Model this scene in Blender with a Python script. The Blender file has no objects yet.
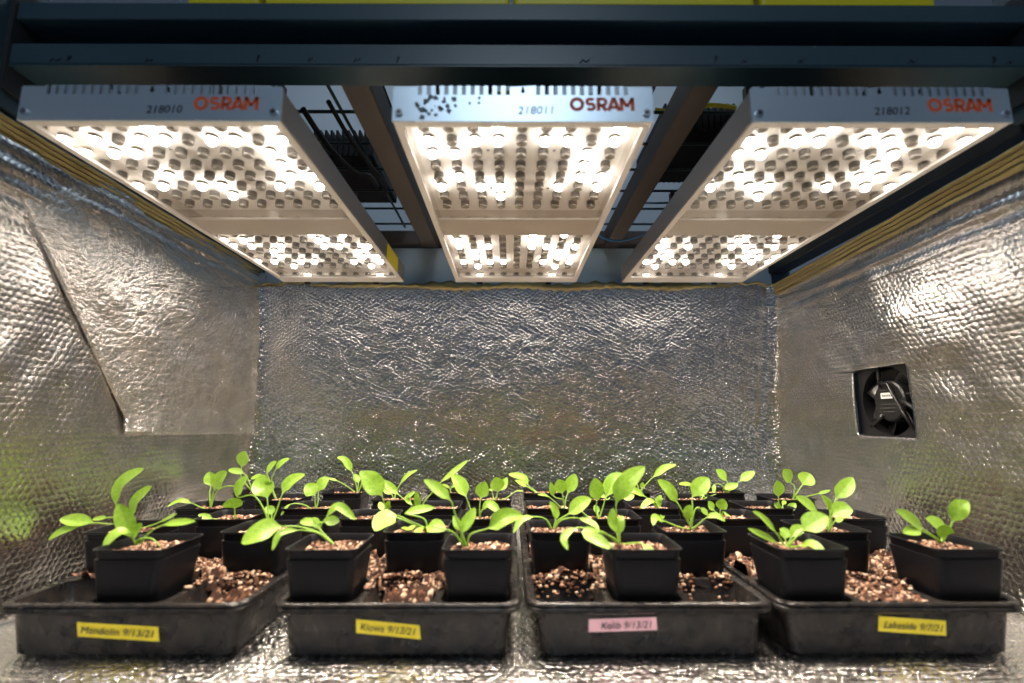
import bpy, math, random
import numpy as np
from mathutils import Vector
# A rack shelf lined with foil bubble insulation: four trays of potted spinach seedlings under three LED grow lights.
# World axes in centimetres while building (X right, Y away from the viewer, Z up), stored as metres.
K = 0.01
rng = np.random.default_rng(7)
random.seed(7)
scn = bpy.context.scene
COL = scn.collection
ORG = {}

LED_STRENGTH, BEAM, WORLD, ROOM, ROOM2, EXPOSURE = 34.0, 1.3, .09, 9.0, 5.0, 0.3
# ------------------------------------------------------------------ helpers
def tag(o, label=None, cat=None, group=None, kind=None):
    if label: o['label'] = label
    if cat: o['category'] = cat
    if group: o['group'] = group
    if kind: o['kind'] = kind
    return o

def empty(name, loc):
    o = bpy.data.objects.new(name, None); COL.objects.link(o)
    o.location = Vector(loc) * K; o.empty_display_size = 0.02
    ORG[o] = Vector(loc)
    return o

def link_mesh(name, me, parent=None, loc=None):
    """place a mesh whose vertices are in metres relative to loc (cm, world)"""
    o = bpy.data.objects.new(name, me); COL.objects.link(o)
    loc = Vector(loc if loc is not None else (0, 0, 0))
    if parent is not None:
        o.parent = parent; o.location = (loc - ORG[parent]) * K
    else:
        o.location = loc * K
    ORG[o] = loc
    return o

class MB:
    """collects vertices and faces in cm; build() links them as ONE mesh object"""
    def __init__(s): s.v = []; s.f = []; s.m = []; s.uv = {}
    def add(s, vs, fs, mi=0):
        b = len(s.v); s.v.extend([tuple(map(float, p)) for p in vs])
        s.f.extend([tuple(b + i for i in f) for f in fs]); s.m.extend([mi] * len(fs)); return b
    def box(s, a, b, mi=0, bev=0.0):
        x0, y0, z0 = [min(p, q) for p, q in zip(a, b)]; x1, y1, z1 = [max(p, q) for p, q in zip(a, b)]
        if bev <= 0:
            s.add([(x0,y0,z0),(x1,y0,z0),(x1,y1,z0),(x0,y1,z0),(x0,y0,z1),(x1,y0,z1),(x1,y1,z1),(x0,y1,z1)],
                  [(0,3,2,1),(4,5,6,7),(0,1,5,4),(1,2,6,5),(2,3,7,6),(3,0,4,7)], mi); return
        e = bev
        lv = [(e, 0), (0, e)]
        rings = []
        for z, i in ((z0, e), (z0 + e, 0), (z1 - e, 0), (z1, e)):
            rings.append(rrect(x0 + i, y0 + i, x1 - i, y1 - i, max(e, .01), 2, z))
        s.loft(rings, True, True, mi)
    def loft(s, rings, cap0=False, cap1=False, mi=0, closed=True):
        n = len(rings[0]); vs = [p for r in rings for p in r]; fs = []
        for k in range(len(rings) - 1):
            for i in range(n if closed else n - 1):
                j = (i + 1) % n
                fs.append((k*n+i, k*n+j, (k+1)*n+j, (k+1)*n+i))
        if cap0: fs.append(tuple(reversed(range(n))))
        if cap1: fs.append(tuple((len(rings)-1)*n + i for i in range(n)))
        s.add(vs, fs, mi)
    def tube(s, pts, r, n=8, mi=0, cap=True):
        P = [Vector(p) for p in pts]; R = r if isinstance(r, (list, tuple)) else [r] * len(P)
        rings = []; prev = None
        for i, p in enumerate(P):
            t = (P[min(i+1, len(P)-1)] - P[max(i-1, 0)]).normalized()
            if prev is None:
                a = Vector((0,0,1)) if abs(t.z) < .9 else Vector((1,0,0))
                u = t.cross(a).normalized()
            else:
                u = (prev - t * prev.dot(t)).normalized()
            prev = u; w = t.cross(u)
            rings.append([p + (u*math.cos(2*math.pi*k/n) + w*math.sin(2*math.pi*k/n)) * R[i] for k in range(n)])
        s.loft(rings, cap, cap, mi)
    def cyl(s, c, r, z0, z1, n=24, mi=0, axis='z'):
        def P(a, rr, h):
            u, v = rr*math.cos(a), rr*math.sin(a)
            if axis == 'z': return (c[0]+u, c[1]+v, h)
            if axis == 'y': return (c[0]+u, h, c[1]+v)
            return (h, c[0]+u, c[1]+v)
        s.loft([[P(2*math.pi*k/n, r, z) for k in range(n)] for z in (z0, z1)], True, True, mi)
    def build(s, name, mats, parent=None, loc=None, smooth=False, uvf=None):
        loc = Vector(loc) if loc is not None else (ORG[parent] if parent is not None else Vector((0,0,0)))
        me = bpy.data.meshes.new(name)
        me.from_pydata([((p[0]-loc.x)*K, (p[1]-loc.y)*K, (p[2]-loc.z)*K) for p in s.v], [], s.f)
        for m in (mats if isinstance(mats, (list, tuple)) else [mats]): me.materials.append(m)
        for p, mi in zip(me.polygons, s.m): p.material_index = mi
        if smooth: me.polygons.foreach_set('use_smooth', [True]*len(me.polygons))
        if uvf:
            uv = me.uv_layers.new(name='UVMap')
            for l in me.loops:
                uv.data[l.index].uv = uvf(s.v[l.vertex_index])
        me.update()
        return link_mesh(name, me, parent, loc)

def fix_normals(o):
    import bmesh
    bm = bmesh.new(); bm.from_mesh(o.data); bmesh.ops.recalc_face_normals(bm, faces=bm.faces); bm.to_mesh(o.data); bm.free()
    return o

def sharp_by_angle(o, deg=35):
    o.data.polygons.foreach_set('use_smooth', [True]*len(o.data.polygons))
    try: o.data.set_sharp_from_angle(angle=math.radians(deg))
    except Exception: pass
    return o

def rrect(x0, y0, x1, y1, r, n, z, step=None):
    """rounded rectangle ring; step = spacing of extra points on straight edges"""
    pts = []
    r = min(r, (x1-x0)/2 - 1e-3, (y1-y0)/2 - 1e-3)
    cs = [(x1-r, y0+r, -90), (x1-r, y1-r, 0), (x0+r, y1-r, 90), (x0+r, y0+r, 180)]
    for ci, (cx, cy, a0) in enumerate(cs):
        for k in range(n + 1):
            a = math.radians(a0 + 90*k/n); pts.append((cx + r*math.cos(a), cy + r*math.sin(a), z))
        if step:
            nx = cs[(ci+1) % 4]; a = math.radians(nx[2])
            q = (nx[0] + r*math.cos(a), nx[1] + r*math.sin(a)); p = pts[-1]
            m = step[ci % 2]
            for k in range(1, m): pts.append((p[0]+(q[0]-p[0])*k/m, p[1]+(q[1]-p[1])*k/m, z))
    return pts

# ------------------------------------------------------------------ materials
def mat(name, col=(.5,.5,.5), rough=.5, metal=0.0, spec=.5, **kw):
    m = bpy.data.materials.new(name); m.use_nodes = True
    b = m.node_tree.nodes['Principled BSDF']
    b.inputs['Base Color'].default_value = (*col, 1); b.inputs['Roughness'].default_value = rough
    b.inputs['Metallic'].default_value = metal; b.inputs['Specular IOR Level'].default_value = spec
    for k, v in kw.items(): b.inputs[k.replace('_', ' ')].default_value = v
    return m
class NT:
    def __init__(s, m): s.t = m.node_tree; s.b = s.t.nodes['Principled BSDF']
    def n(s, ty, **kw):
        x = s.t.nodes.new(ty)
        for k, v in kw.items():
            if hasattr(x, k): setattr(x, k, v)
            else: x.inputs[k].default_value = v
        return x
    def l(s, a, b): s.t.links.new(a, b)
    def math(s, op, a, b=None, c=None):
        x = s.t.nodes.new('ShaderNodeMath'); x.operation = op
        for i, v in enumerate((a, b, c)):
            if v is None: continue
            if isinstance(v, (int, float)): x.inputs[i].default_value = v
            else: s.l(v, x.inputs[i])
        return x.outputs[0]
    def vmath(s, op, a, b=None):
        x = s.t.nodes.new('ShaderNodeVectorMath'); x.operation = op
        for i, v in enumerate((a, b)):
            if v is None: continue
            if isinstance(v, tuple): x.inputs[i].default_value = v
            else: s.l(v, x.inputs[i])
        return x.outputs['Value'] if op in ('LENGTH', 'DISTANCE', 'DOT_PRODUCT') else x.outputs['Vector']
    def noise(s, scale, detail=3, coord=None, rough=.5):
        x = s.n('ShaderNodeTexNoise', Scale=scale, Detail=detail, Roughness=rough)
        if coord is not None: s.l(coord, x.inputs['Vector'])
        return x
    def ramp(s, fac, stops):
        x = s.t.nodes.new('ShaderNodeValToRGB'); s.l(fac, x.inputs[0]); e = x.color_ramp.elements
        while len(e) < len(stops): e.new(.5)
        for i, (p, c) in enumerate(stops): e[i].position = p; e[i].color = (*c, 1)
        return x.outputs[0]
    def bump(s, h, dist, strength=1.0, prev=None):
        x = s.n('ShaderNodeBump', Distance=dist, Strength=strength); s.l(h, x.inputs['Height'])
        if prev is not None: s.l(prev, x.inputs['Normal'])
        return x.outputs[0]

def foil(name, tint=(.86,.84,.81), rough=.2, bubble=.0011, crinkle=.0012, pitch=1.1, fine=.0004, warp=.5, slant=0.0):
    """aluminised bubble insulation: hexagonally packed bubbles under a crinkled metal skin"""
    m = mat(name, tint, rough, 1.0); N = NT(m)
    tc = N.n('ShaderNodeTexCoord'); uv = tc.outputs['UV']          # UV is in centimetres
    wob = N.noise(.28, 3, uv)
    off = N.vmath('MULTIPLY', N.vmath('SUBTRACT', wob.outputs['Color'], (.5, .5, .5)), (warp*4, warp*4, 0))
    uvw = N.vmath('ADD', uv, off)
    if slant:
        mp = N.n('ShaderNodeMapping'); mp.inputs['Rotation'].default_value = (0, 0, slant); N.l(uvw, mp.inputs['Vector']); uvw = mp.outputs[0]
    q = N.vmath('DIVIDE', uvw, (pitch, pitch*1.7320508, 1))
    def cell(off):
        f = N.vmath('FRACTION', N.vmath('ADD', q, off))
        d = N.vmath('SUBTRACT', f, (.5, .5, 0))
        d = N.vmath('MULTIPLY', d, (1, 1.7320508, 0))
        return N.vmath('LENGTH', d)
    d = N.math('MINIMUM', cell((0, 0, 0)), cell((.5, .5, 0)))
    d = N.math('MULTIPLY', d, 2.0)                                   # 0 centre .. ~1.15 at the cell corner
    h = N.math('SUBTRACT', 1.0, N.math('POWER', N.math('MINIMUM', d, 1.0), 2.5))
    b = N.bump(h, bubble)
    sc = N.vmath('MULTIPLY', uvw, (.7, 1.3, 1))
    n1 = N.noise(.6, 5, sc, .6)
    b = N.bump(n1.outputs[0], crinkle * 2.5, 1.0, b)
    v = N.n('ShaderNodeTexVoronoi', feature='DISTANCE_TO_EDGE', Scale=.8)
    dv = N.noise(.5, 3, uv); add = N.vmath('ADD', uv, dv.outputs['Color']); N.l(add, v.inputs['Vector'])
    b = N.bump(N.math('MINIMUM', v.outputs['Distance'], .25), crinkle * 2, 1.0, b)
    n2 = N.noise(4.0, 4, uv, .65)
    b = N.bump(n2.outputs[0], fine * 3, 1.0, b)
    N.l(b, N.b.inputs['Normal'])
    rr = N.noise(.3, 3, uv)
    N.l(N.math('MULTIPLY_ADD', rr.outputs[0], .16, rough - .06), N.b.inputs['Roughness'])
    return m

M = {}
M['foil_back'] = foil('foil_back', rough=.06, bubble=.00055, crinkle=.0004, fine=.00012, warp=.7, slant=.45)
M['foil_side'] = foil('foil_side', rough=.10, bubble=.00045, crinkle=.0003, warp=.3, fine=.00012)
M['foil_flap'] = foil('foil_flap', rough=.22, bubble=.0002, crinkle=.0010, fine=.0002)
M['foil_floor'] = foil('foil_floor', rough=.2, bubble=.0010, crinkle=.0010, fine=.0002)
M['foil_reflection_tint'] = foil('foil_reflection_tint', tint=(.34,.30,.15), rough=.3, bubble=.0, crinkle=.0005)  # olive gold tint paints a yellowish reflection onto the folded foil edges
M['rack'] = mat('blue_grey_rack_paint', (.032,.068,.09), .38, .0, .5)
M['rack_pale'] = mat('pale_rack_paint', (.42,.52,.58), .45)
M['rack_dark'] = mat('dark_rack_interior', (.02,.024,.028), .6)
M['bar'] = mat('bronze_grey_bar', (.10,.085,.075), .6, .1)
M['plate'] = mat('pale_blue_grey_plate', (.62,.72,.80), .36, .8)
M['lamp_side'] = mat('anodised_lamp_side', (.36,.33,.30), .4, .7)
M['lamp_frame'] = mat('pale_lamp_frame', (.66,.63,.59), .4, .2)
M['board'] = mat('white_circuit_board', (.80,.78,.75), .5)
M['band'] = mat('beige_divider_band', (.52,.48,.43), .42, .3)
M['mirror'] = mat('polished_inner_wall', (.75,.72,.68), .12, 1.0)
M['lens_side'] = mat('grey_lens_holder', (.13,.12,.11), .25, .8)
M['lens_face'] = mat('clear_lens_face', (.33,.31,.28), .15, .3)
M['screw'] = mat('bright_screw', (.75,.77,.8), .2, 1.0)
M['black'] = mat('black_plastic', (.012,.012,.013), .32, 0, .5)
M['black_matte'] = mat('matte_black', (.008,.008,.009), .55, 0, .3)
M['orange_red'] = mat('orange_red_print', (.78,.13,.04), .5)
M['ink'] = mat('black_ink', (.02,.022,.035), .5)
M['faded_ink'] = mat('faded_blue_ink', (.42,.48,.58), .5)
M['smudge'] = mat('grey_smudge', (.20,.24,.27), .6)
M['yellow_tape'] = mat('yellow_tape', (.80,.68,.02), .5)
M['pink_tape'] = mat('pink_tape', (.85,.50,.60), .5)
M['yellow_tote'] = mat('yellow_tote_plastic', (.72,.62,.01), .4)
M['yellow_cable'] = mat('yellow_cable', (.75,.62,.02), .4)
M['blue_cable'] = mat('blue_cable', (.03,.16,.35), .4)
M['wire'] = mat('dark_green_coated_wire', (.02,.045,.05), .35, .3)
M['white_label'] = mat('white_label', (.75,.75,.72), .5)
M['ceiling'] = mat('grey_painted_ceiling', (.55,.60,.64), .8)

def emit_mat(name, col, s):
    m = mat(name, (.8,.8,.8), .4); b = m.node_tree.nodes['Principled BSDF']
    b.inputs['Emission Color'].default_value = (*col, 1); b.inputs['Emission Strength'].default_value = s
    return m
M['led'] = emit_mat('lit_led', (1.0,.935,.87), LED_STRENGTH)

def cover_mat():
    m = bpy.data.materials.new('clear_acrylic_cover'); m.use_nodes = True; t = m.node_tree; t.nodes.clear()
    o = t.nodes.new('ShaderNodeOutputMaterial'); mix = t.nodes.new('ShaderNodeMixShader')
    tr = t.nodes.new('ShaderNodeBsdfTransparent'); gl = t.nodes.new('ShaderNodeBsdfGlossy'); lw = t.nodes.new('ShaderNodeLayerWeight'); lw.inputs[0].default_value = .5
    pw = t.nodes.new('ShaderNodeMath'); pw.operation = 'POWER'; pw.inputs[1].default_value = 5; t.links.new(lw.outputs['Facing'], pw.inputs[0])
    fr = t.nodes.new('ShaderNodeMath'); fr.operation = 'MULTIPLY_ADD'; fr.inputs[1].default_value = .9; fr.inputs[2].default_value = .04; t.links.new(pw.outputs[0], fr.inputs[0])
    tr.inputs[0].default_value = (.96,.95,.93,1); gl.inputs['Roughness'].default_value = .08
    t.links.new(fr.outputs[0], mix.inputs[0]); t.links.new(tr.outputs[0], mix.inputs[1]); t.links.new(gl.outputs[0], mix.inputs[2])
    t.links.new(mix.outputs[0], o.inputs[0]); return m
M['cover'] = cover_mat()

def tray_mat():
    m = mat('black_tray_plastic', (.014,.014,.014), .32, 0, .34); N = NT(m)
    tc = N.n('ShaderNodeTexCoord'); g = N.noise(60, 4, tc.outputs['Object'])
    N.l(N.ramp(g.outputs[0], [(.35, (.009,.009,.010)), (.75, (.034,.028,.024))]), N.b.inputs['Base Color'])
    g2 = N.noise(25, 4, tc.outputs['Object'])
    N.l(N.math('MULTIPLY_ADD', g2.outputs[0], .3, .12), N.b.inputs['Roughness'])
    g3 = N.noise(120, 2, tc.outputs['Object'])
    N.l(N.bump(g3.outputs[0], .0006), N.b.inputs['Normal'])
    return m
M['tray'] = tray_mat()
M['pot'] = mat('black_pot_plastic', (.006,.006,.008), .42, 0, .22)

def soil_mat():
    m = mat('crumbly_potting_soil', (.2,.1,.06), .85, 0, .25); N = NT(m)
    a = N.n('ShaderNodeAttribute'); a.attribute_name = 'crumb'
    tc = N.n('ShaderNodeTexCoord'); g = N.noise(900, 3, tc.outputs['Object'])
    mx = N.t.nodes.new('ShaderNodeMix'); mx.data_type = 'RGBA'; mx.blend_type = 'MULTIPLY'
    mx.inputs['Factor'].default_value = .6
    N.l(a.outputs['Color'], mx.inputs['A']); N.l(N.ramp(g.outputs[0], [(.3, (.45,.4,.38)), (.65, (1.1,1.05,1.0))]), mx.inputs['B'])
    N.l(mx.outputs['Result'], N.b.inputs['Base Color'])
    N.l(N.bump(g.outputs[0], .0008), N.b.inputs['Normal'])
    return m
M['soil'] = soil_mat()

def leaf_mat():
    m = mat('spinach_leaf', (.16,.42,.02), .3, 0, .8); N = NT(m)
    tc = N.n('ShaderNodeTexCoord'); uv = tc.outputs['UV']
    sp = N.n('ShaderNodeSeparateXYZ'); N.l(uv, sp.inputs[0])
    ax = N.math('ABSOLUTE', N.math('SUBTRACT', sp.outputs[0], .5))
    # side veins run outwards and forwards; midrib at the centre
    w = N.math('FRACT', N.math('SUBTRACT', N.math('MULTIPLY', sp.outputs[1], 6.0), N.math('MULTIPLY', ax, 3.5)))
    vein = N.math('MINIMUM', N.math('MULTIPLY', N.math('ABSOLUTE', N.math('SUBTRACT', w, .5)), 6.0), 1.0)
    mid = N.math('MINIMUM', N.math('MULTIPLY', ax, 22.0), 1.0)
    k = N.math('MULTIPLY', vein, mid)
    nz = N.noise(220, 3, tc.outputs['Object'])
    base = N.ramp(nz.outputs[0], [(.3, (.27,.50,.03)), (.7, (.42,.63,.09))])
    st = N.n('ShaderNodeAttribute'); st.attribute_name = 'stalk'
    mx = N.t.nodes.new('ShaderNodeMix'); mx.data_type = 'RGBA'; N.l(st.outputs['Fac'], mx.inputs['Factor'])
    N.l(base, mx.inputs['A']); mx.inputs['B'].default_value = (.52,.62,.16,1)
    mv = N.t.nodes.new('ShaderNodeMix'); mv.data_type = 'RGBA'; N.l(k, mv.inputs['Factor'])
    mv.inputs['A'].default_value = (.36,.58,.09,1); N.l(mx.outputs['Result'], mv.inputs['B'])
    N.l(mv.outputs['Result'], N.b.inputs['Base Color'])
    N.l(N.bump(k, .0004, .5, N.bump(nz.outputs[0], .0007, .6)), N.b.inputs['Normal'])
    tr = N.n('ShaderNodeBsdfTranslucent'); N.l(mv.outputs['Result'], tr.inputs[0])
    mix = N.n('ShaderNodeMixShader'); mix.inputs[0].default_value = .42
    out = N.t.nodes['Material Output']
    N.l(N.b.outputs[0], mix.inputs[1]); N.l(tr.outputs[0], mix.inputs[2]); N.l(mix.outputs[0], out.inputs[0])
    return m
M['leaf'] = leaf_mat()

def text_mesh(name, s, size, m, parent, origin, width=None, bold=0.0, shear=0.0, rot=0.0, depth=.02, tilt=0.0):
    """flat lettering standing in the XZ plane, facing -Y; origin = lower left corner (cm)"""
    cu = bpy.data.curves.new('lettering_curve', 'FONT'); cu.body = s; cu.size = size*K; cu.offset = bold*K
    cu.extrude = depth*K; cu.shear = shear; cu.resolution_u = 4
    t = bpy.data.objects.new('lettering_source', cu); COL.objects.link(t)
    dg = bpy.context.evaluated_depsgraph_get(); dg.update()
    me = bpy.data.meshes.new_from_object(t.evaluated_get(dg)); me.name = name
    bpy.data.objects.remove(t)
    xs = [v.co.x for v in me.vertices]; x0 = min(xs); w = max(xs) - x0
    fx = (width*K/w) if width else 1.0
    c, sn = math.cos(rot), math.sin(rot)
    for v in me.vertices:
        x, y, z = (v.co.x - x0)*fx, v.co.y, v.co.z
        v.co = Vector((x*c - y*sn, -z - (x*sn + y*c)*tilt, x*sn + y*c))
    me.materials.clear(); me.materials.append(m); me.update()
    return link_mesh(name, me, parent, origin)
PLANTS = [
((1,1,2),(-45.5,66.4),[([[-46.2,66.1,12.1],[-47.3,65.9,14.4],[-48.1,65.6,16.3]],0,2.11),([[-46.0,66.0,12.1],[-45.2,65.6,13.0],[-44.4,65.2,13.8]],0,1.8),([[-46.2,65.4,12.9],[-46.9,64.4,12.9],[-47.6,63.4,11.5]],0,1.73),([[-44.5,66.1,12.2],[-42.1,65.7,13.7],[-37.9,65.4,14.2]],1,0.99),([[-45.3,66.1,11.8],[-43.4,65.7,12.0],[-42.0,65.4,11.1]],2,0.17)]),
((1,2,1),(-54.3,76.9),[([[-55.1,76.8,12.7],[-56.8,76.7,14.2],[-56.3,76.7,17.2],[-53.2,76.6,19.6]],1,2.76),([[-54.3,76.6,12.7],[-53.4,76.2,15.0],[-51.3,75.9,17.1]],0,2.86),([[-56.3,76.6,11.5],[-59.6,76.2,11.9],[-64.2,75.9,12.5]],1,1.94),([[-57.8,76.4,11.7],[-60.5,75.9,11.8],[-63.0,75.4,10.9],[-64.6,74.9,9.8]],1,1.4),([[-51.9,76.5,11.2],[-49.4,76.0,12.1],[-46.9,75.6,13.3]],1,0.58),([[-56.2,76.8,12.4],[-58.1,76.7,12.5],[-60.0,76.6,12.3]],1,0.74)]),
((1,2,3),(-33.9,76.9),[([[-34.7,76.7,13.5],[-36.4,76.5,15.7],[-38.6,76.3,15.5],[-38.1,76.1,17.2],[-37.1,75.9,18.6]],2,2.12),([[-34.7,77.2,15.5],[-35.7,77.6,17.1],[-35.7,77.9,18.6]],0,3.07),([[-33.1,77.2,13.4],[-32.5,77.5,15.9],[-31.6,77.8,17.5],[-29.6,78.2,18.6]],1,1.94),([[-33.9,77.4,12.9],[-35.0,77.8,13.9]],0,1.38)]),
((1,3,2),(-42.5,83.2),[([[-42.4,82.9,12.1],[-42.3,82.5,12.9],[-42.6,82.2,14.5]],1,3.33),([[-43.6,82.5,11.0],[-45.4,81.9,11.4],[-47.2,81.2,12.1]],1,0.95)]),
((1,4,1),(-53.3,94.6),[([[-53.8,94.9,13.5],[-53.9,95.3,14.7],[-54.7,95.6,17.2]],1,2.05),([[-52.9,94.4,13.0],[-52.5,94.1,14.2],[-51.4,93.8,16.1],[-50.1,93.6,17.4]],1,2.85),([[-54.2,93.8,11.0],[-55.7,93.1,11.9],[-57.5,92.4,12.5],[-59.1,91.6,11.6]],1,0.86),([[-52.6,94.9,13.5],[-51.0,95.1,14.6],[-49.2,95.4,14.6]],2,0.23)]),
((1,6,1),(-54.75,112.9),[([[-57.5,112.6,14.4],[-57.4,112.3,16.7],[-56.9,112.1,20.0]],1,3.49),([[-55.8,112.6,13.6],[-56.9,112.2,15.2],[-60.1,111.9,16.0]],1,1.54)]),
((1,5,2),(-45.5,103.9),[([[-46.7,103.9,14.3],[-46.0,104.0,16.9],[-44.7,104.0,18.3],[-43.4,104.0,19.0]],1,1.45),([[-47.0,103.7,14.7],[-47.6,103.6,16.1],[-46.7,103.4,17.5],[-45.6,103.2,18.5]],1,1.93),([[-46.9,103.6,14.3],[-48.3,103.2,15.6],[-50.4,102.9,15.1]],1,1.07)]),
((1,4,3),(-32.5,90.9),[([[-32.5,90.6,12.6],[-32.5,90.2,13.8],[-34.0,89.9,15.7]],1,2.68),([[-32.2,91.2,12.5],[-32.3,91.4,14.3],[-31.5,91.6,15.8],[-30.7,91.9,16.5]],1,2.29),([[-34.0,89.9,12.1],[-36.1,88.9,12.4],[-37.2,87.9,10.7]],1,0.62)]),
((1,6,3),(-31.8,112.9),[([[-32.4,112.6,14.0],[-33.0,112.3,15.5],[-34.6,112.0,18.0],[-36.3,111.7,18.7]],1,1.59),([[-33.9,112.6,12.3],[-36.2,112.3,13.6],[-38.2,112.0,14.2]],1,0.59),([[-31.8,113.3,13.1],[-32.4,113.8,14.0],[-33.0,114.2,14.8]],0,1.48),([[-31.0,113.2,12.8],[-31.0,113.6,14.3],[-31.5,113.9,15.6]],1,1.26)]),
((2,2,2),(-10.3,76.9),[([[-12.5,75.6,12.1],[-14.5,74.4,13.2],[-16.0,73.1,12.7],[-16.9,71.9,11.6]],1,3.21),([[-13.7,76.5,12.1],[-16.1,76.1,13.3],[-17.1,75.7,15.9],[-18.5,75.3,17.8],[-20.0,74.9,19.3]],2,3.13),([[-10.9,76.4,12.4],[-13.6,75.9,13.2],[-11.5,75.4,13.8],[-9.1,74.9,14.2]],1,1.44),([[-10.2,75.2,11.5],[-8.7,73.6,11.7],[-7.3,71.9,10.3]],0,2.45),([[-10.7,75.1,11.5],[-11.0,73.2,11.3],[-11.7,71.4,10.3]],0,0.98),([[-11.8,75.6,11.6],[-12.5,74.2,11.4],[-13.4,72.9,11.8]],0,0.86)]),
((2,1,1),(-20.6,66.9),[([[-22.4,66.3,12.5],[-24.6,65.7,13.4],[-26.9,65.1,13.6],[-29.1,64.5,13.1],[-31.1,63.9,11.9]],2,3.04),([[-22.4,65.9,12.6],[-24.6,64.9,13.2],[-26.4,63.9,13.0],[-26.8,62.9,11.3]],1,0.8),([[-22.7,67.2,12.6],[-22.2,67.4,14.1],[-20.7,67.6,15.6],[-18.4,67.9,13.9]],1,1.15),([[-23.0,67.2,13.1],[-22.4,67.6,13.7],[-20.5,67.9,13.7]],1,1.37),([[-22.9,67.2,13.0],[-23.6,67.5,13.8],[-24.2,67.8,14.1]],0,0.97),([[-23.4,67.2,13.3],[-24.8,67.6,13.7],[-25.7,67.9,13.6]],0,1.12)]),
((2,1,3),(-3.5,65.1),[([[-4.1,64.9,12.8],[-5.0,64.7,15.3],[-5.6,64.5,16.9],[-7.5,64.3,18.5],[-8.9,64.1,19.4]],2,1.48),([[-4.2,65.4,12.6],[-3.1,65.8,14.6],[-2.6,66.1,15.7]],0,1.64),([[-4.4,65.4,13.1],[-4.9,65.7,14.0],[-5.3,66.0,14.7]],0,1.02),([[-3.0,64.6,12.7],[-0.7,64.1,13.6],[1.1,63.6,14.8],[3.5,63.1,15.3]],1,2.35),([[-4.8,64.8,12.6],[-5.9,64.5,13.3],[-8.0,64.2,13.8]],2,0.19)]),
((2,3,3),(-3.0,83.6),[([[-3.0,83.4,12.4],[-2.8,83.2,14.4],[-2.1,83.0,16.9]],1,2.28),([[-2.6,82.9,12.4],[-1.4,82.3,13.5],[0.5,81.6,12.2]],0,1.4),([[-4.2,83.7,11.9],[-5.3,83.8,14.5],[-6.3,83.9,16.3],[-7.7,84.0,17.9]],1,2.48)]),
((2,5,3),(-1.1,100.3),[([[-0.5,100.0,12.8],[-0.4,99.6,13.1],[-0.8,99.3,15.8]],1,2.89),([[-0.3,100.6,13.0],[0.6,101.0,14.0],[1.4,101.3,15.5]],0,1.87),([[-1.3,100.5,11.7],[-1.7,100.8,13.0],[-2.2,101.0,13.3]],1,0.5),([[0.1,100.6,11.2],[1.5,100.8,11.8],[3.2,101.1,12.9],[4.6,101.4,12.9]],2,0.29)]),
((3,6,1),(8.1,112.9),[([[6.9,113.2,11.8],[6.1,113.5,12.3],[4.9,113.8,14.0],[1.6,114.0,14.8]],1,1.7),([[6.5,112.6,11.8],[5.7,112.4,12.3],[3.9,112.2,13.3],[3.0,111.9,13.7]],1,1.19)]),
((2,4,2),(-13.8,92.2),[([[-13.6,92.0,12.1],[-12.1,91.7,13.9],[-10.7,91.5,15.6],[-8.3,91.2,17.5],[-5.6,91.0,19.7]],2,1.16),([[-14.5,91.9,11.3],[-14.6,91.5,12.7],[-14.7,91.2,14.2]],0,1.32),([[-15.6,92.3,11.7],[-16.6,92.4,12.9],[-15.2,92.5,14.1]],0,0.94),([[-15.6,92.4,11.5],[-18.4,92.7,13.6],[-19.8,93.0,14.7],[-21.4,93.2,16.0]],1,1.43)]),
((2,5,1),(-21.6,103.9),[([[-21.3,104.0,12.2],[-20.5,104.2,13.9],[-19.1,104.3,15.6],[-17.1,104.4,16.7]],1,0.9),([[-22.1,103.9,11.9],[-23.2,103.9,12.6],[-24.0,103.9,13.4]],0,1.14)]),
((2,6,2),(-11.2,112.9),[([[-11.4,112.6,11.9],[-12.0,112.3,12.4],[-12.9,111.9,12.9]],0,0.64),([[-11.1,112.9,11.9],[-10.1,112.8,12.6],[-9.1,112.8,13.1]],0,0.64)]),
((2,3,1),(-19.0,85.9),[([[-18.4,85.5,12.3],[-18.2,85.1,13.0],[-17.9,84.7,13.6]],0,0.99),([[-19.4,86.3,11.8],[-19.9,86.8,12.5],[-20.2,87.2,13.1]],0,1.03)]),
((3,1,2),(16.2,67.6),[([[16.1,67.4,12.5],[15.9,67.1,16.2],[17.3,66.8,18.8],[19.7,66.6,20.8]],1,2.54),([[16.0,67.9,12.1],[15.5,68.3,13.5],[15.7,68.6,15.2]],0,1.27),([[16.4,68.0,12.1],[16.6,68.3,13.5],[17.0,68.7,14.2]],0,1.21),([[14.8,66.4,12.0],[13.4,65.2,13.0],[11.6,64.0,13.0],[12.7,62.8,12.4],[14.2,61.6,11.7]],1,1.58),([[15.3,66.6,11.8],[12.7,65.6,13.0],[10.2,64.6,13.5],[8.6,63.6,12.6],[8.9,62.6,11.4]],2,0.92),([[17.3,66.1,11.3],[18.4,64.6,11.6],[19.1,63.1,10.7],[19.0,61.6,9.6]],1,1.18)]),
((3,2,1),(8.3,76.5),[([[8.9,76.0,12.1],[10.5,75.5,13.2],[12.0,75.0,14.5],[13.8,74.5,15.5]],1,2.3),([[7.2,75.8,12.4],[5.4,75.0,12.9],[3.6,74.2,12.6],[2.4,73.5,11.0]],1,0.99),([[9.6,75.5,12.4],[11.9,74.5,12.8],[13.7,73.5,12.3],[14.5,72.5,11.6]],1,0.92),([[8.7,76.5,12.2],[8.7,76.6,13.2],[7.9,76.6,14.8]],0,1.24)]),
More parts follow.
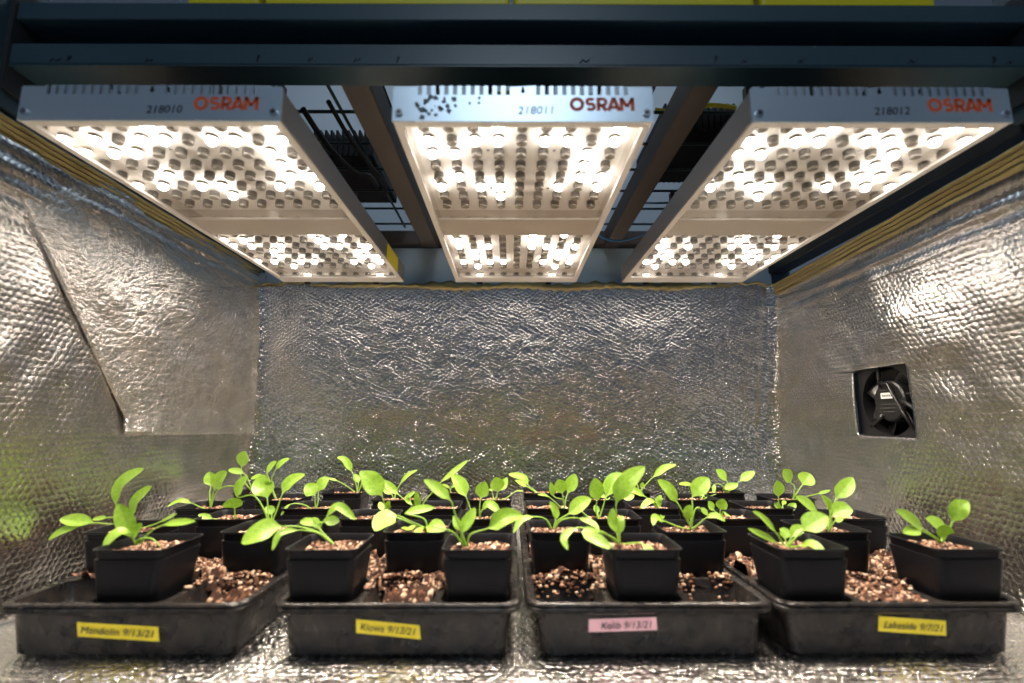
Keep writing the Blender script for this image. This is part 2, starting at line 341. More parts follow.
((3,4,1),(11.5,89.7),[([[11.3,89.4,12.9],[11.0,89.0,14.3],[10.4,88.7,16.6]],1,2.36),([[11.7,90.0,12.8],[12.2,90.4,14.1],[13.6,90.7,17.3]],1,2.25),([[11.3,89.5,12.9],[9.6,89.3,13.7],[9.0,89.1,16.1]],1,1.1),([[11.0,89.0,11.6],[8.5,88.4,13.8],[6.7,87.7,14.2]],1,0.5)]),
((3,3,2),(16.1,82.5),[([[15.7,82.2,12.6],[15.8,81.8,14.2],[15.6,81.5,17.7]],1,2.42),([[16.8,82.8,12.5],[17.6,83.0,14.6],[18.9,83.2,17.0],[20.7,83.5,18.1]],1,2.51),([[16.1,83.1,12.0],[15.8,83.7,13.1]],0,0.97),([[15.2,82.6,11.0],[14.3,82.6,11.6],[13.6,82.7,12.2]],2,0.32)]),
((3,5,2),(21.29,102.7),[([[21.2,103.1,11.4],[20.6,103.5,11.7],[20.2,103.8,12.2]],0,0.9),([[22.9,103.0,11.6],[25.0,103.4,11.1],[27.2,103.7,11.8]],1,1.52)]),
((3,4,3),(28.3,90.3),[([[27.5,90.0,12.0],[25.6,89.8,13.6],[23.7,89.6,14.5],[21.8,89.3,14.7]],1,1.39),([[28.4,90.3,11.7],[28.2,90.3,12.7],[28.7,90.3,13.7]],0,1.16),([[27.4,89.6,12.6],[26.0,89.0,12.8],[24.3,88.3,11.5]],0,1.13),([[28.2,88.8,10.9],[27.9,87.3,10.3]],0,0.78)]),
((3,6,3),(30.5,112.9),[([[32.1,112.8,12.7],[33.7,112.8,14.2],[36.3,112.7,16.2],[39.0,112.6,17.0]],1,1.57),([[30.3,113.0,12.4],[29.7,113.2,13.4]],1,0.44),([[31.1,112.8,11.9],[31.4,112.7,13.2]],0,0.99)]),
((3,2,3),(28.9,76.9),[([[28.0,76.6,12.8],[26.9,76.4,14.7],[25.7,76.1,16.5],[24.0,75.9,18.0]],1,1.95),([[29.4,77.1,13.8],[29.6,77.4,15.3],[30.9,77.6,16.8],[32.5,77.9,18.0]],1,2.53),([[28.5,76.6,12.2],[28.4,76.2,13.3],[28.7,75.9,14.4]],0,1.38),([[29.6,76.7,13.5],[30.4,76.5,13.8],[31.4,76.3,12.9]],1,0.86),([[27.1,75.9,11.2],[24.4,74.9,12.3],[22.8,73.9,13.0],[22.2,72.9,12.1]],1,1.09),([[29.7,76.4,11.4],[31.0,75.9,12.6],[32.2,75.4,13.0],[33.3,74.9,12.3]],1,0.93)]),
((4,5,1),(41.0,103.9),[([[41.3,104.4,11.4],[42.3,104.8,11.9]],0,1.39),([[40.0,103.4,12.7],[38.7,103.0,13.9],[36.0,102.5,14.1]],1,0.92),([[41.9,103.2,11.4],[43.4,102.5,12.1]],1,0.26)]),
((4,6,2),(50.2,112.9),[([[50.4,113.0,12.6],[50.2,113.2,13.4],[48.0,113.3,15.8]],1,2.54),([[51.7,112.7,12.4],[53.0,112.5,13.5],[56.2,112.2,15.5]],1,2.0),([[48.5,112.2,12.7],[46.9,111.6,12.8],[46.2,110.9,11.0]],1,0.79),([[49.0,112.6,11.7],[50.5,112.2,12.2],[52.2,111.9,12.9]],0,1.74)]),
((4,3,1),(37.2,85.9),[([[36.1,85.9,11.9],[35.6,86.0,12.6],[35.3,86.0,13.4]],0,1.49),([[37.1,85.6,12.1],[37.3,85.2,13.1],[37.4,84.9,13.9]],0,1.84),([[37.4,85.2,11.8],[37.6,84.6,11.4],[37.9,83.9,11.3]],0,0.52)]),
((4,4,2),(50.26,90.7),[([[49.5,90.4,12.3],[49.3,90.0,13.5],[49.1,89.7,16.3]],1,2.4),([[49.8,90.7,11.2],[49.0,90.6,11.9],[48.8,90.6,12.3]],0,1.55),([[51.1,90.5,11.1],[52.4,90.2,12.3]],0,1.28),([[50.7,91.4,11.9],[51.7,92.2,12.4]],0,0.7)]),
((4,5,3),(59.51,103.9),[([[59.9,103.6,13.4],[59.0,103.2,14.3],[57.5,102.9,16.9]],1,2.98),([[61.4,104.2,13.1],[62.2,104.6,13.7],[64.1,104.9,15.9]],1,3.34),([[62.3,103.6,11.5],[64.6,103.3,12.1],[66.8,103.0,12.8]],1,0.69)]),
((4,2,2),(47.9,74.3),[([[47.0,73.8,12.7],[46.0,73.3,13.8],[44.3,72.8,15.0],[42.4,72.3,16.1]],1,1.89),([[48.5,74.6,12.9],[49.8,74.8,15.5],[51.5,75.0,17.1],[52.9,75.3,18.4]],1,2.15),([[48.3,74.2,13.9],[48.0,74.1,14.9],[47.1,74.0,16.0]],0,1.31),([[48.2,74.0,12.3],[48.4,73.8,13.3],[49.7,73.6,14.0],[51.0,73.3,14.2]],1,2.51),([[47.8,73.6,11.6],[48.2,73.0,12.7],[48.9,72.3,13.1]],1,0.9)]),
((4,1,1),(37.4,66.1),[([[38.0,65.8,11.7],[39.3,65.6,13.0],[40.6,65.4,14.0],[42.3,65.1,14.8]],1,2.7),([[36.5,65.9,11.7],[35.9,65.7,12.6],[34.1,65.4,14.5],[32.8,65.2,15.4]],1,1.1),([[36.0,65.8,11.4],[34.3,65.4,12.3],[32.0,65.1,13.3]],0,0.96),([[37.3,66.4,11.8],[37.4,66.8,12.5],[37.1,67.1,12.9]],0,1.45),([[38.1,66.2,12.1],[38.9,66.4,12.8],[40.0,66.5,13.2]],0,1.39),([[38.1,64.4,11.4],[38.6,62.8,12.0],[39.2,61.1,11.2]],0,1.1)]),
((4,1,3),(58.7,67.9),[([[57.9,67.6,11.5],[56.1,67.4,12.7],[54.3,67.1,14.0],[52.4,66.9,15.2]],1,1.97),([[57.2,67.2,11.7],[55.0,66.6,12.7],[52.2,65.9,12.6]],1,1.34),([[58.7,67.6,11.6],[58.6,67.2,12.4],[58.7,66.9,13.4]],0,1.97),([[59.6,67.7,12.4],[60.2,67.6,13.6],[61.1,67.4,15.3],[62.3,67.2,16.3]],1,2.12),([[59.2,68.2,12.3],[58.9,68.6,13.1],[57.8,68.9,13.8]],0,1.9)])
]
# ------------------------------------------------------------------ the setting
def smooth_noise(nx, ny, f, amp, seed):
    r = np.random.default_rng(seed); out = np.zeros((nx, ny)); x = np.arange(nx)/f; y = np.arange(ny)/f
    g = r.normal(size=(int(nx/f)+3, int(ny/f)+3))
    xi, yi = x.astype(int), y.astype(int); fx, fy = x-xi, y-yi
    fx = (fx*fx*(3-2*fx))[:, None]; fy = (fy*fy*(3-2*fy))[None, :]
    a = g[np.ix_(xi, yi)]; b = g[np.ix_(xi+1, yi)]; c = g[np.ix_(xi, yi+1)]; d = g[np.ix_(xi+1, yi+1)]
    return amp*((a*(1-fx)+b*fx)*(1-fy) + (c*(1-fx)+d*fx)*fy)

def sheet(name, m, u0, u1, v0, v1, step, fn, hole=None, thick=.35, seed=1, amp=.35):
    """wrinkled sheet; fn(u, v, h) -> xyz, h = out-of-plane offset towards the inside"""
    nu, nv = int(round((u1-u0)/step))+1, int(round((v1-v0)/step))+1
    H = smooth_noise(nu, nv, 14/step, amp*1.2, seed) + smooth_noise(nu, nv, 5/step, amp*.45, seed+1) + smooth_noise(nu, nv, 2/step, amp*.12, seed+2)
    mb = MB(); us = np.linspace(u0, u1, nu); vs = np.linspace(v0, v1, nv)
    idx = {}; uvs = []
    for i in range(nu):
        for j in range(nv):
            idx[i, j] = len(mb.v); mb.v.append(tuple(fn(us[i], vs[j], H[i, j]))); uvs.append((us[i], vs[j]))
    for i in range(nu-1):
        for j in range(nv-1):
            cu, cv = (us[i]+us[i+1])/2, (vs[j]+vs[j+1])/2
            if hole and hole[0] < cu < hole[1] and hole[2] < cv < hole[3]: continue
            mb.f.append((idx[i,j], idx[i+1,j], idx[i+1,j+1], idx[i,j+1])); mb.m.append(0)
    me = bpy.data.meshes.new(name); me.from_pydata([tuple(c*K for c in p) for p in mb.v], [], mb.f); me.materials.append(m)
    uv = me.uv_layers.new(name='UVMap')
    for l in me.loops: uv.data[l.index].uv = uvs[l.vertex_index]
    me.polygons.foreach_set('use_smooth', [True]*len(me.polygons)); me.update()
    o = link_mesh(name, me)
    s = o.modifiers.new('thickness', 'SOLIDIFY'); s.thickness = thick*K; s.offset = 0
    return o

XL, XR, YB = -66.5, 73.5, 130.0
o = sheet('floor', M['foil_floor'], -70, 77, 28, 137, 1.0, lambda u, v, h: (u, v, -.25 + min(h*.25, .2)), seed=3, amp=.25)
tag(o, 'silver foil bubble insulation lying on the shelf under the trays', 'foil floor lining', kind='structure')

def back_fn(u, v, h):
    y = YB + 4.6 - 6.2*max(0, (min(v, 62)-20)/42)**1.35 - h*1.0      # the sheet leans forward towards the top
    # the sheet rolls forward where it meets the side sheets, with pleats near the right corner
    d = u - XL
    if d < 4: y -= (4-d)**2*.09
    e = XR - u
    if e < 9: y -= .35*math.sin(e*2.1 + v*.08)*(1-e/9)*(1.0 if v < 45 else .5)
    if e < 3: y -= (3-e)**2*.12
    top = 62.6 + .35*math.sin(u*.31) + .25*math.sin(u*1.3+1)
    return (u, y, min(v, top) if v > 61 else v)
o = sheet('wall_back', M['foil_back'], XL-.6, XR+.8, 0, 63.3, .7, back_fn, seed=11, amp=.20)
tag(o, 'crinkled silver foil insulation sheet closing the back of the shelf', 'foil wall', kind='structure')
# folded upper edge, brownish gold reflection tint
mb = MB(); n = 260; rings = []
for i in range(n+1):
    u = XL + 1 + (XR-XL-3)*i/n
    zt = 62.9 + .35*math.sin(u*.31) + .3*math.sin(u*1.3+1); zb = 61.3 + .35*math.sin(u*.22+1) + .2*math.sin(u*2.1)
    if u < -20: zb = zt - (zt-zb)*max(.25, (u-XL)/46)
    if u > 45: zb = zt - (zt-zb)*max(.25, (XR-u)/28)
    rip = .3*math.sin(u*1.7) + .25*math.sin(u*3.9+2)
    rings.append([(u, YB-2.6+rip*.2, zb), (u, YB-3.0+rip*.3, (zb+zt)/2), (u, YB-2.7+rip*.2, zt), (u, YB-1.3, zt+.1), (u, YB-1.3, zb)])
mb.loft(rings, True, True)
tb = mb.build('folded_edge', M['foil_reflection_tint'], o, smooth=True, uvf=lambda p: (p[0], p[2]))
tb['label'] = 'folded upper edge of the sheet, brown gold reflection in its colour'

def left_fn(u, v, h):      # u = Y, v = Z
    x = XL + h
    if v > 55: x += .22*math.sin((v-55)*2.4) + .05*(v-55)
    if v < 4: x += (4-v)**2*.06
    return (x, u, v)
o = sheet('wall_left', M['foil_side'], 20, 136, 0, 66.6, .7, left_fn, seed=21, amp=.35)
tag(o, 'silver foil bubble insulation sheet lining the left side of the shelf', 'foil wall', kind='structure')
wl = o
def right_fn(u, v, h):
    x = XR - h
    if v > 54: x -= .22*math.sin((v-54)*2.2) + .05*(v-54)
    if v < 4: x -= (4-v)**2*.06
    if v > 60: v = v + (131-u)*.03 + .2*math.sin(u*.8)
    return (x, u, v)
o = sheet('wall_right', M['foil_side'], 20, 136, 0, 62.0, .7, right_fn, hole=(87.6, 102.6, 23.6, 37.2), seed=31, amp=.35)
tag(o, 'silver foil bubble insulation sheet lining the right side, with a square cut-out', 'foil wall', kind='structure')
wr = o
# smoother second layer hanging over the left sheet
mb = MB(); N1, N2 = 70, 60; pts = []
H = smooth_noise(N1+1, N2+1, 9, .30, 5) + smooth_noise(N1+1, N2+1, 3, .10, 6)
for i in range(N1+1):
    for j in range(N2+1):
        s, t = i/N1, j/N2
        z = 24.2 - .9*s + (65.8-24.2+.9*s)*t
        yl = 88.5 - 1.6*(z-24.2)/24 - max(0, (z-27.5))*.72      # slanting front edge
        yl = max(yl, 62)
        y = yl + (131.0-yl)*s
        x = XL + .32 + .7*min(1, s/.25) + H[i, j]*.8*min(1, s/.1+.1) + (.4*math.exp(-t*14)) + (.5 if s > .96 else 0)
        if t > .85: x += .22*math.sin((z-55)*2.4)
        pts.append((x, y, z))
mb.add(pts, [(i*(N2+1)+j, (i+1)*(N2+1)+j, (i+1)*(N2+1)+j+1, i*(N2+1)+j+1) for i in range(N1) for j in range(N2)])
fl = mb.build('foil_flap', M['foil_flap'], wl, smooth=True, uvf=lambda p: (p[1], p[2]))
s = fl.modifiers.new('thickness', 'SOLIDIFY'); s.thickness = .003; s.offset = 0
fl['label'] = 'smoother second foil layer hanging over the rear upper part of the sheet'
# folded upper edges of the side sheets, yellowish reflection put into their colour
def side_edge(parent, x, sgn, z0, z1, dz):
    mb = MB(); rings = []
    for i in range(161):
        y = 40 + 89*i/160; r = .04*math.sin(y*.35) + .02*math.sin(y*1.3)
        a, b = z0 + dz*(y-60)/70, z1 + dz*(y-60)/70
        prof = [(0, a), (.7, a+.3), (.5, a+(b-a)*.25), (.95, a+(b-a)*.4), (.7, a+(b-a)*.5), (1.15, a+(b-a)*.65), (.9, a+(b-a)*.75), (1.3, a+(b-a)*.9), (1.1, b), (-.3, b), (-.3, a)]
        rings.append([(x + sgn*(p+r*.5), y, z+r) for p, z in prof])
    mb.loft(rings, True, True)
    e = mb.build('folded_edge', M['foil_reflection_tint'], parent, smooth=False, uvf=lambda p: (p[1], p[2]))
    e['label'] = 'folded upper edge of the sheet, olive gold reflection in its colour'
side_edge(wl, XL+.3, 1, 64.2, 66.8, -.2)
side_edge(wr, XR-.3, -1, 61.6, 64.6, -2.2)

# room ceiling far above the rack
mb = MB(); mb.box((-300, -300, 235), (300, 320, 240)); o = mb.build('ceiling', M['ceiling'])
tag(o, 'pale grey room ceiling glimpsed above the rack', 'ceiling', kind='structure')
mb = MB(); mb.box((-300, 240, -80), (300, 246, 236)); o = mb.build('wall_far', M['ceiling'])
tag(o, 'pale grey room wall glimpsed behind the rack above the foil', 'wall', kind='structure')

# ------------------------------------------------------------------ the rack
rk = empty('storage_rack', (3.5, 60, 0))
tag(rk, 'dark blue-grey steel rack with channel beams framing the top of the shelf', 'storage rack')
def post(name, x0, x1, y0, y1, inner):
    mb = MB(); mb.box((x0, y0, 68.2), (x1, y1, 120), bev=.25)
    a, c_ = (x0, x1-2.2) if inner > 0 else (x0+2.2, x1)
    mb.box((a, y0, -3), (c_, y1, 68.3), bev=.25)
    p = mb.build(name, M['rack'], rk)
    return p
post('upright', -73.5, -66.2, 56.5, 64.5, 1); post('upright', 73.8, 81.0, 56.5, 64.5, -1)
post('upright', -75.5, -68.2, 137.5, 144, 1); post('upright', 75.2, 83.0, 137.5, 144, -1)
# front beam: a channel with upper and lower flanges and a dark hollow between
mb = MB(); x0, x1 = -66.2, 73.8
mb.box((x0, 60, 74.1), (x1, 60.5, 77.4), bev=.12); mb.box((x0, 60.0, 74.0), (x1, 63.9, 74.35)); mb.box((x0, 60.4, 77.1), (x1, 66.0, 77.4))
mb.box((x0, 65.7, 77.2), (x1, 66.0, 82.2))
mb.box((x0, 60, 81.1), (x1, 60.5, 83.7), bev=.12); mb.box((x0, 60.4, 81.1), (x1, 66.0, 81.4)); mb.box((x0, 60.4, 83.4), (x1, 66.0, 83.7))
mb.build('channel_beam', M['rack'], rk)
for sx, x in ((1, x0), (-1, x1)):
    mb = MB(); mb.box((x, 59.6, 70.5), (x+sx*.6, 66, 86)); mb.build('beam_bracket', M['rack_dark'], rk)
mb = MB(); mb.box((x0+1, 65.2, 77.4), (x1-1, 65.65, 81.1)); mb.build('beam_recess_plate', M['rack_dark'], rk)
for x, w, m in ((-53.6, 1.6, 'white_label'), (-21.5, .5, 'yellow_tape'), (-9.3, 2.0, 'bar'), (5.0, 2.2, 'bar'), (34.5, 1.4, 'bar'), (49.2, 1.2, 'white_label'), (50.6, .5, 'yellow_tape')):
    mb = MB(); mb.box((x, 64.9, 79.9), (x+w, 65.2, 80.25)); mb.build('stamped_mark', M[m], rk)
for x, w, h in ((-60.2, 1.5, .4), (-57.8, .5, .9), (-47.3, 1.0, .4), (-32.3, .3, 1.1), (-25.4, .6, .7), (-19.2, .8, .6), (-13.4, .3, .9), (11.4, 1.3, .5), (29.7, .4, 1.2), (41.0, .8, .6), (33.3, .8, .5), (55.9, 1.3, .6), (67.6, .4, 1.1), (69.4, .9, .4)):
    mb = MB(); a = .35
    mb.tube([(x, 59.95, 74.6), (x+w*.3, 59.95, 74.6+h), (x+w*.6, 59.95, 74.5+h*.4), (x+w, 59.95, 74.7+h*.8)], .09, 5); mb.build('pen_mark', M['ink'], rk)
# side rails above the foil
for a, b in ((-71.5, -66.8), (74.3, 79)):
    mb = MB(); mb.box((a, 64, 67.2), (b, 134, 73.5), bev=.2); mb.build('side_rail', M['rack_dark'], rk)
for a, b in ((-22.4, -18.2), (28.2, 32.0)):
    mb = MB(); mb.box((a, 63.9, 74.2), (b, 131.5, 79.0), bev=.2); mb.build('support_bar', M['bar'], rk)
mb = MB(); mb.box((-66.5, 133.0, 63.6), (75, 134, 74.6), bev=.15); mb.box((-66.5, 134, 74.2), (75, 138, 74.6)); mb.box((-66.5, 134, 62.9), (75, 138, 63.6))
mb.build('rear_beam', M['rack_pale'], rk)
mb = MB(); mb.box((-67, 131.0, 75.2), (75.5, 136, 79.0), bev=.2); mb.build('rear_cross_rail', M['bar'], rk)

# shelf base under the foil
mb = MB(); mb.box((-66, 30, -3.2), (73.4, 131.5, -.6), bev=.2); o = mb.build('shelf_board', M['bar'])
tag(o, 'flat metal shelf board carrying the foil lining and the trays', 'shelf')

# wire deck lying on the support bars
wd = empty('wire_deck', (3.5, 98, 79.3)); tag(wd, 'dark wire grid deck seen in the gaps above the grow lights', 'wire deck')
mb = MB()
for i in range(16):
    x = -62 + i*8.7
    mb.tube([(x, 67, 79.6), (x, 130, 79.6)], .32, 6)
mb.build('long_wires', M['wire'], wd, smooth=True)
mb = MB()
for i in range(7):
    y = 69 + i*10; mb.tube([(-64, y, 80.1), (71, y, 80.1)], .3, 6)
mb.build('cross_wires', M['wire'], wd, smooth=True)

def driver(loc, lx, ly, lz, label):
    d = empty('lamp_driver', loc); tag(d, label, 'lamp power supply', group='power supplies on the wire deck')
    x, y, z = loc
    mb = MB(); mb.box((x-lx/2, y-ly/2, z), (x+lx/2, y+ly/2, z+lz), bev=.3); mb.build('casing', M['black_matte'], d)
    mb = MB()
    n = int(lx/1.1)
    for i in range(n):
        xx = x-lx/2+.5+i*(lx-1)/(n-1); mb.box((xx-.2, y-ly/2-.6, z+.3), (xx+.2, y+ly/2+.6, z+lz+1.2))
    mb.build('cooling_ribs', M['black_matte'], d)
    return d
driver((-34.0, 106, 80.6), 15, 22, 4.5, 'black ribbed power supply above the gap right of the left lamp')
driver((38.0, 96, 80.6), 14, 20, 4.5, 'black ribbed power supply above the gap left of the right lamp')
def cable(name, pts, r, m, label):
    P = [Vector(p) for p in pts]; out = []
    for i in range(len(P)-1):
        a, b, c, d = P[max(i-1,0)], P[i], P[i+1], P[min(i+2,len(P)-1)]
        for k in range(8):
            t = k/8; out.append(.5*((2*b)+(c-a)*t+(2*a-5*b+4*c-d)*t*t+(3*b-a-3*c+d)*t**3))
    out.append(P[-1]); mb = MB(); mb.tube(out, r, 8)
    o = mb.build(name, m, smooth=True); tag(o, label, 'cable'); return o
cable('power_cable', [(-33,76,78.6),(-31.5,84,76.5),(-29,92,75.6),(-27.4,96,77),(-28,104,78.6)], .5, M['black_matte'], 'thick black cable looping through the wire deck beside the left lamp')
cable('power_cable', [(-28,74,78.6),(-27,82,77),(-25.5,90,76),(-25,99,77),(-27,108,78.6)], .4, M['black_matte'], 'thinner black cable hanging beside the left support bar')
cable('network_cable', [(22,119,75.5),(26,121,73.0),(31,121,72.4),(37,118,73.5),(42,110,74.5),(47,104,76.5)], .28, M['blue_cable'], 'thin blue cable drooping in the gap left of the right lamp')
cable('network_cable', [(32.6,112,78.6),(36,110,77.5),(41,109,77.4),(46,108,78.7)], .25, M['blue_cable'], 'short blue cable strung just above the longer drooping blue one')
cable('yellow_cable', [(-14,66,72.4),(-7,64,70.9),(-3,63.6,71.9),(3,63.4,72.6),(8,63.6,71.3),(13,64,72.6),(18,66,73.2)], .28, M['yellow_cable'], 'yellow cable seen through the fins on top of the centre lamp')
cable('yellow_cable', [(29,84,84),(33,83,83),(38,82,83.6),(44,84,84.5)], .4, M['yellow_cable'], 'yellow cable lying above the gap left of the right lamp')

# white sheets / boxes glimpsed on the shelf above are built as storage totes
def tote(x0, x1, label):
    t = empty('parts_bin', ((x0+x1)/2, 63, 83.75)); tag(t, label, 'storage bin', group='yellow bins along the upper rack beam')
    mb = MB(); y0, y1 = 60.3, 66.4
    mb.loft([rrect(x0+.3, y0+.3, x1-.3, y1-.3, .6, 4, 83.75), rrect(x0+.1, y0+.1, x1-.1, y1-.1, .6, 4, 84.1), rrect(x0+.1, y0+.1, x1-.1, y1-.1, .6, 4, 93), rrect(x0, y0-.1, x1, y1+.1, .6, 4, 93), rrect(x0, y0-.1, x1, y1+.1, .6, 4, 93.8),
             rrect(x0+.5, y0+.5, x1-.5, y1-.5, .5, 4, 93.8), rrect(x0+.6, y0+.6, x1-.6, y1-.6, .5, 4, 84.4)], True, True)
    mb.build('bin_body', M['yellow_tote'], t); return t
tote(-43.2, -32.9, 'narrow yellow bin on the upper beam, leftmost of the yellow bins')
tote(-32.4, 1.9, 'yellow bin on the upper beam above the gap left of the centre lamp')
tote(2.3, 36.2, 'yellow bin on the upper beam above the gap right of the centre lamp')
tote(36.8, 61.6, 'yellow bin on the upper beam, rightmost of the yellow bins')

# ------------------------------------------------------------------ grow lights
FRONT_LIT = {(0,3),(1,0),(1,2),(1,3),(1,5),(1,6),(1,8),(2,0),(2,1),(2,7),(3,7),(4,1),(4,7),(4,8),(5,0),(5,2),(5,3),(5,6),(5,8),(6,3),(0,8)}
REAR_LIT = {(0,5),(1,0),(1,5),(2,0),(2,2),(2,5),(2,6),(2,8),(3,1),(3,7),(4,1),(4,7),(4,8),(5,0),(5,2),(5,3),(5,6),(5,8),(6,1),(6,7),(0,7)}
def lens_mb(mb, x, y, zb, lit):
    n = 14; R = .72
    def ring(r, z): return [(x+r*math.cos(2*math.pi*k/n), y+r*math.sin(2*math.pi*k/n), z) for k in range(n)]
    if lit:
        mb.loft([ring(R*.8, zb), ring(R, zb-.1), ring(R, zb-.42), ring(R*.92, zb-.46)], mi=0)
        mb.loft([ring(R*.92, zb-.46), ring(R*.98, zb-.75), ring(R*.85, zb-1.02), ring(R*.5, zb-1.22), ring(R*.12, zb-1.28)], False, True, mi=2)
    else:
        mb.loft([ring(R*.8, zb), ring(R, zb-.1), ring(R, zb-.95)], mi=0)
        mb.loft([ring(R, zb-.95), ring(R*.96, zb-1.05), ring(R*.82, zb-1.12), ring(R*.5, zb-1.02), ring(R*.12, zb-.98)], False, True, mi=1)
LENS_ME = {}
for lit in (0, 1):
    mb = MB(); lens_mb(mb, 0, 0, 0, lit)
    me = bpy.data.meshes.new('led_lens'); me.from_pydata([tuple(c*K for c in p) for p in mb.v], [], mb.f)
    for m in ('lens_side', 'lens_face', 'led'): me.materials.append(M[m])
    for p, mi in zip(me.polygons, mb.m): p.material_index = mi
    me.polygons.foreach_set('use_smooth', [True]*len(me.polygons)); me.update(); LENS_ME[lit] = me

LED_BEAM = bpy.data.lights.new('led_beam', 'SPOT'); LED_BEAM.energy = BEAM; LED_BEAM.color = (1.0,.88,.76)
LED_BEAM.spot_size = math.radians(135); LED_BEAM.spot_blend = 1.0; LED_BEAM.shadow_soft_size = .005
LY0, LY1, LZ, LH = 51.6, 118.3, 60.5, 4.4
def grow_light(cx, label, number, num_x, extra):
    bo = -.45 if cx < -20 else 0
    g = empty('grow_light', (cx, (LY0+LY1)/2, LZ)); tag(g, label, 'grow light', group='LED grow lights hanging in a row')
    xa, xb = cx-14.95, cx+14.95
    # housing: side profiles, top plate with cooling fins
    mb = MB()
    for a, b in ((xa, xa+.5), (xb-.5, xb)): mb.box((a, LY0+.3, LZ+.15), (b, LY1-.3, LZ+LH-.4), bev=.08)
    mb.box((xa+.4, LY0+.3, LZ+2.9), (xb-.4, LY1-.3, LZ+3.1))
    mb.build('housing', M['lamp_side'], g)
    mb = MB(); mb.box((xa+.6, LY0+.32, LZ+3.12), (xb-.6, LY1-.32, LZ+3.25))
    for i in range(24):
        x = xa+1.6+i*(26.7/23)
        if abs(x-cx) < 1.6: continue
        mb.box((x-.12, LY0+3, LZ+3.3), (x+.12, LY1-3, LZ+LH-.1))
    mb.build('heat_sink', M['black_matte'], g)
    # end plates, comb-cut along the top
    def end_plate(y0, y1, nm):
        def prof():
            zt = LZ+LH; zn = zt-1.1; P = [(xa, LZ), (xb, LZ), (xb, zt-.25), (xb-.15, zt-.1), (xb-2.6, zt-.1)]
            tabs = []
            for grp in ((cx+12.1, cx+1.5), (cx-1.5, cx-12.1)):
                n = 10; w = (grp[0]-grp[1])/(2*n+1)
                x = grp[0]
                P.append((x, zt-.1)); P.append((x, zn))
                for k in range(n):
                    P += [(x-w*(2*k+1), zn), (x-w*(2*k+1), zt+.05), (x-w*(2*k+2), zt+.05), (x-w*(2*k+2), zn)]
                P += [(grp[1], zn), (grp[1], zt+.1)]
            P += [(xa+2.6, zt-.1), (xa+.15, zt-.1), (xa, zt-.25)]
            return P
        P = prof(); n = len(P); mb = MB()
        mb.add([(x, y0, z) for x, z in P] + [(x, y1, z) for x, z in P],
               [tuple(range(n)), tuple(reversed(range(n, 2*n)))] + [(i, i+n, (i+1) % n+n, (i+1) % n) for i in range(n)])
        return mb.build(nm, M['plate'], g)
    ep = end_plate(LY0, LY0+.3, 'front_end_plate'); end_plate(LY1-.3, LY1, 'rear_end_plate')
    for sx in (-1, 1):
        mb = MB(); x = cx+sx*14.15; mb.cyl((x, LZ+1.0), .42, LY0-.02, LY0-.28, 14, axis='y'); mb.cyl((x, LZ+1.0), .2, LY0-.28, LY0-.2, 6, axis='y')
        sc = mb.build('screw', M['screw'], ep, smooth=False)
    mb = MB(); mb.cyl((cx, LZ+LH-.62), .25, LY0-.03, LY0+.0, 12, axis='y'); mb.box((cx-.14, LY0-.03, LZ+LH-.6), (cx+.14, LY0, LZ+LH-.1)); mb.build('hanging_slot', M['black_matte'], ep)
    mb = MB()
    def stroke(P, w):
        P = [Vector((p[0], 0, p[1])) for p in P]; rings = []
        for i, p in enumerate(P):
            a = (P[i]-P[i-1]).normalized() if i else None; c_ = (P[i+1]-P[i]).normalized() if i < len(P)-1 else None
            t_ = ((a or c_)+(c_ or a)).normalized(); n_ = Vector((-t_.z, 0, t_.x)); k_ = 1/max(.5, n_.dot(Vector((-(a or c_).z, 0, (a or c_).x))))
            q, s_ = p+n_*w/2*k_, p-n_*w/2*k_
            rings.append([(q.x, LY0-.03, q.z), (s_.x, LY0-.03, s_.z), (s_.x, LY0, s_.z), (q.x, LY0, q.z)])
        mb.loft(rings, True, True)
    ox, oz, hh, sw = cx+5.4+bo, LZ+1.35, 1.62, .42
    def arc(x, z, rx, rz, a0, a1, n=16): return [(x+rx*math.cos(math.radians(a0+(a1-a0)*k/n)), z+rz*math.sin(math.radians(a0+(a1-a0)*k/n))) for k in range(n+1)]
    stroke(arc(ox+.8, oz+.81, .64, .66, 0, 360, 32), sw)
    X = ox+1.85; stroke(arc(X+.5, oz+1.13, .40, .33, 35, 250, 14)+arc(X+.52, oz+.50, .42, .35, 80, -145, 14), sw*.92)
    X = ox+3.1; stroke([(X+.16, oz), (X+.16, oz+hh)], sw); stroke([(X+.16, oz+hh-.15), (X+.62, oz+hh-.15)]+arc(X+.66, oz+1.08, .36, .39, 90, -90, 12)+[(X+.16, oz+.69)], sw*.9); stroke([(X+.55, oz+.7), (X+1.05, oz)], sw)
    X = ox+4.3; stroke([(X+.1, oz), (X+.72, oz+hh)], sw); stroke([(X+.72, oz+hh), (X+1.34, oz)], sw); stroke([(X+.35, oz+.42), (X+1.1, oz+.42)], sw*.8)
    X = ox+5.75; stroke([(X+.16, oz), (X+.16, oz+hh)], sw); stroke([(X+1.44, oz), (X+1.44, oz+hh)], sw); stroke([(X+.16, oz+hh-.05), (X+.8, oz+.5)], sw*.9); stroke([(X+.8, oz+.5), (X+1.44, oz+hh-.05)], sw*.9)
    t = mb.build('brand_lettering', M['orange_red'], ep); t['label'] = 'orange-red OSRAM lettering'
    t = text_mesh('serial_number', number, 1.35, M['faded_ink'] if extra else M['ink'], ep, (cx+num_x, LY0-.03, LZ+.9), width=4.1, shear=.15, bold=.0, rot=.02)
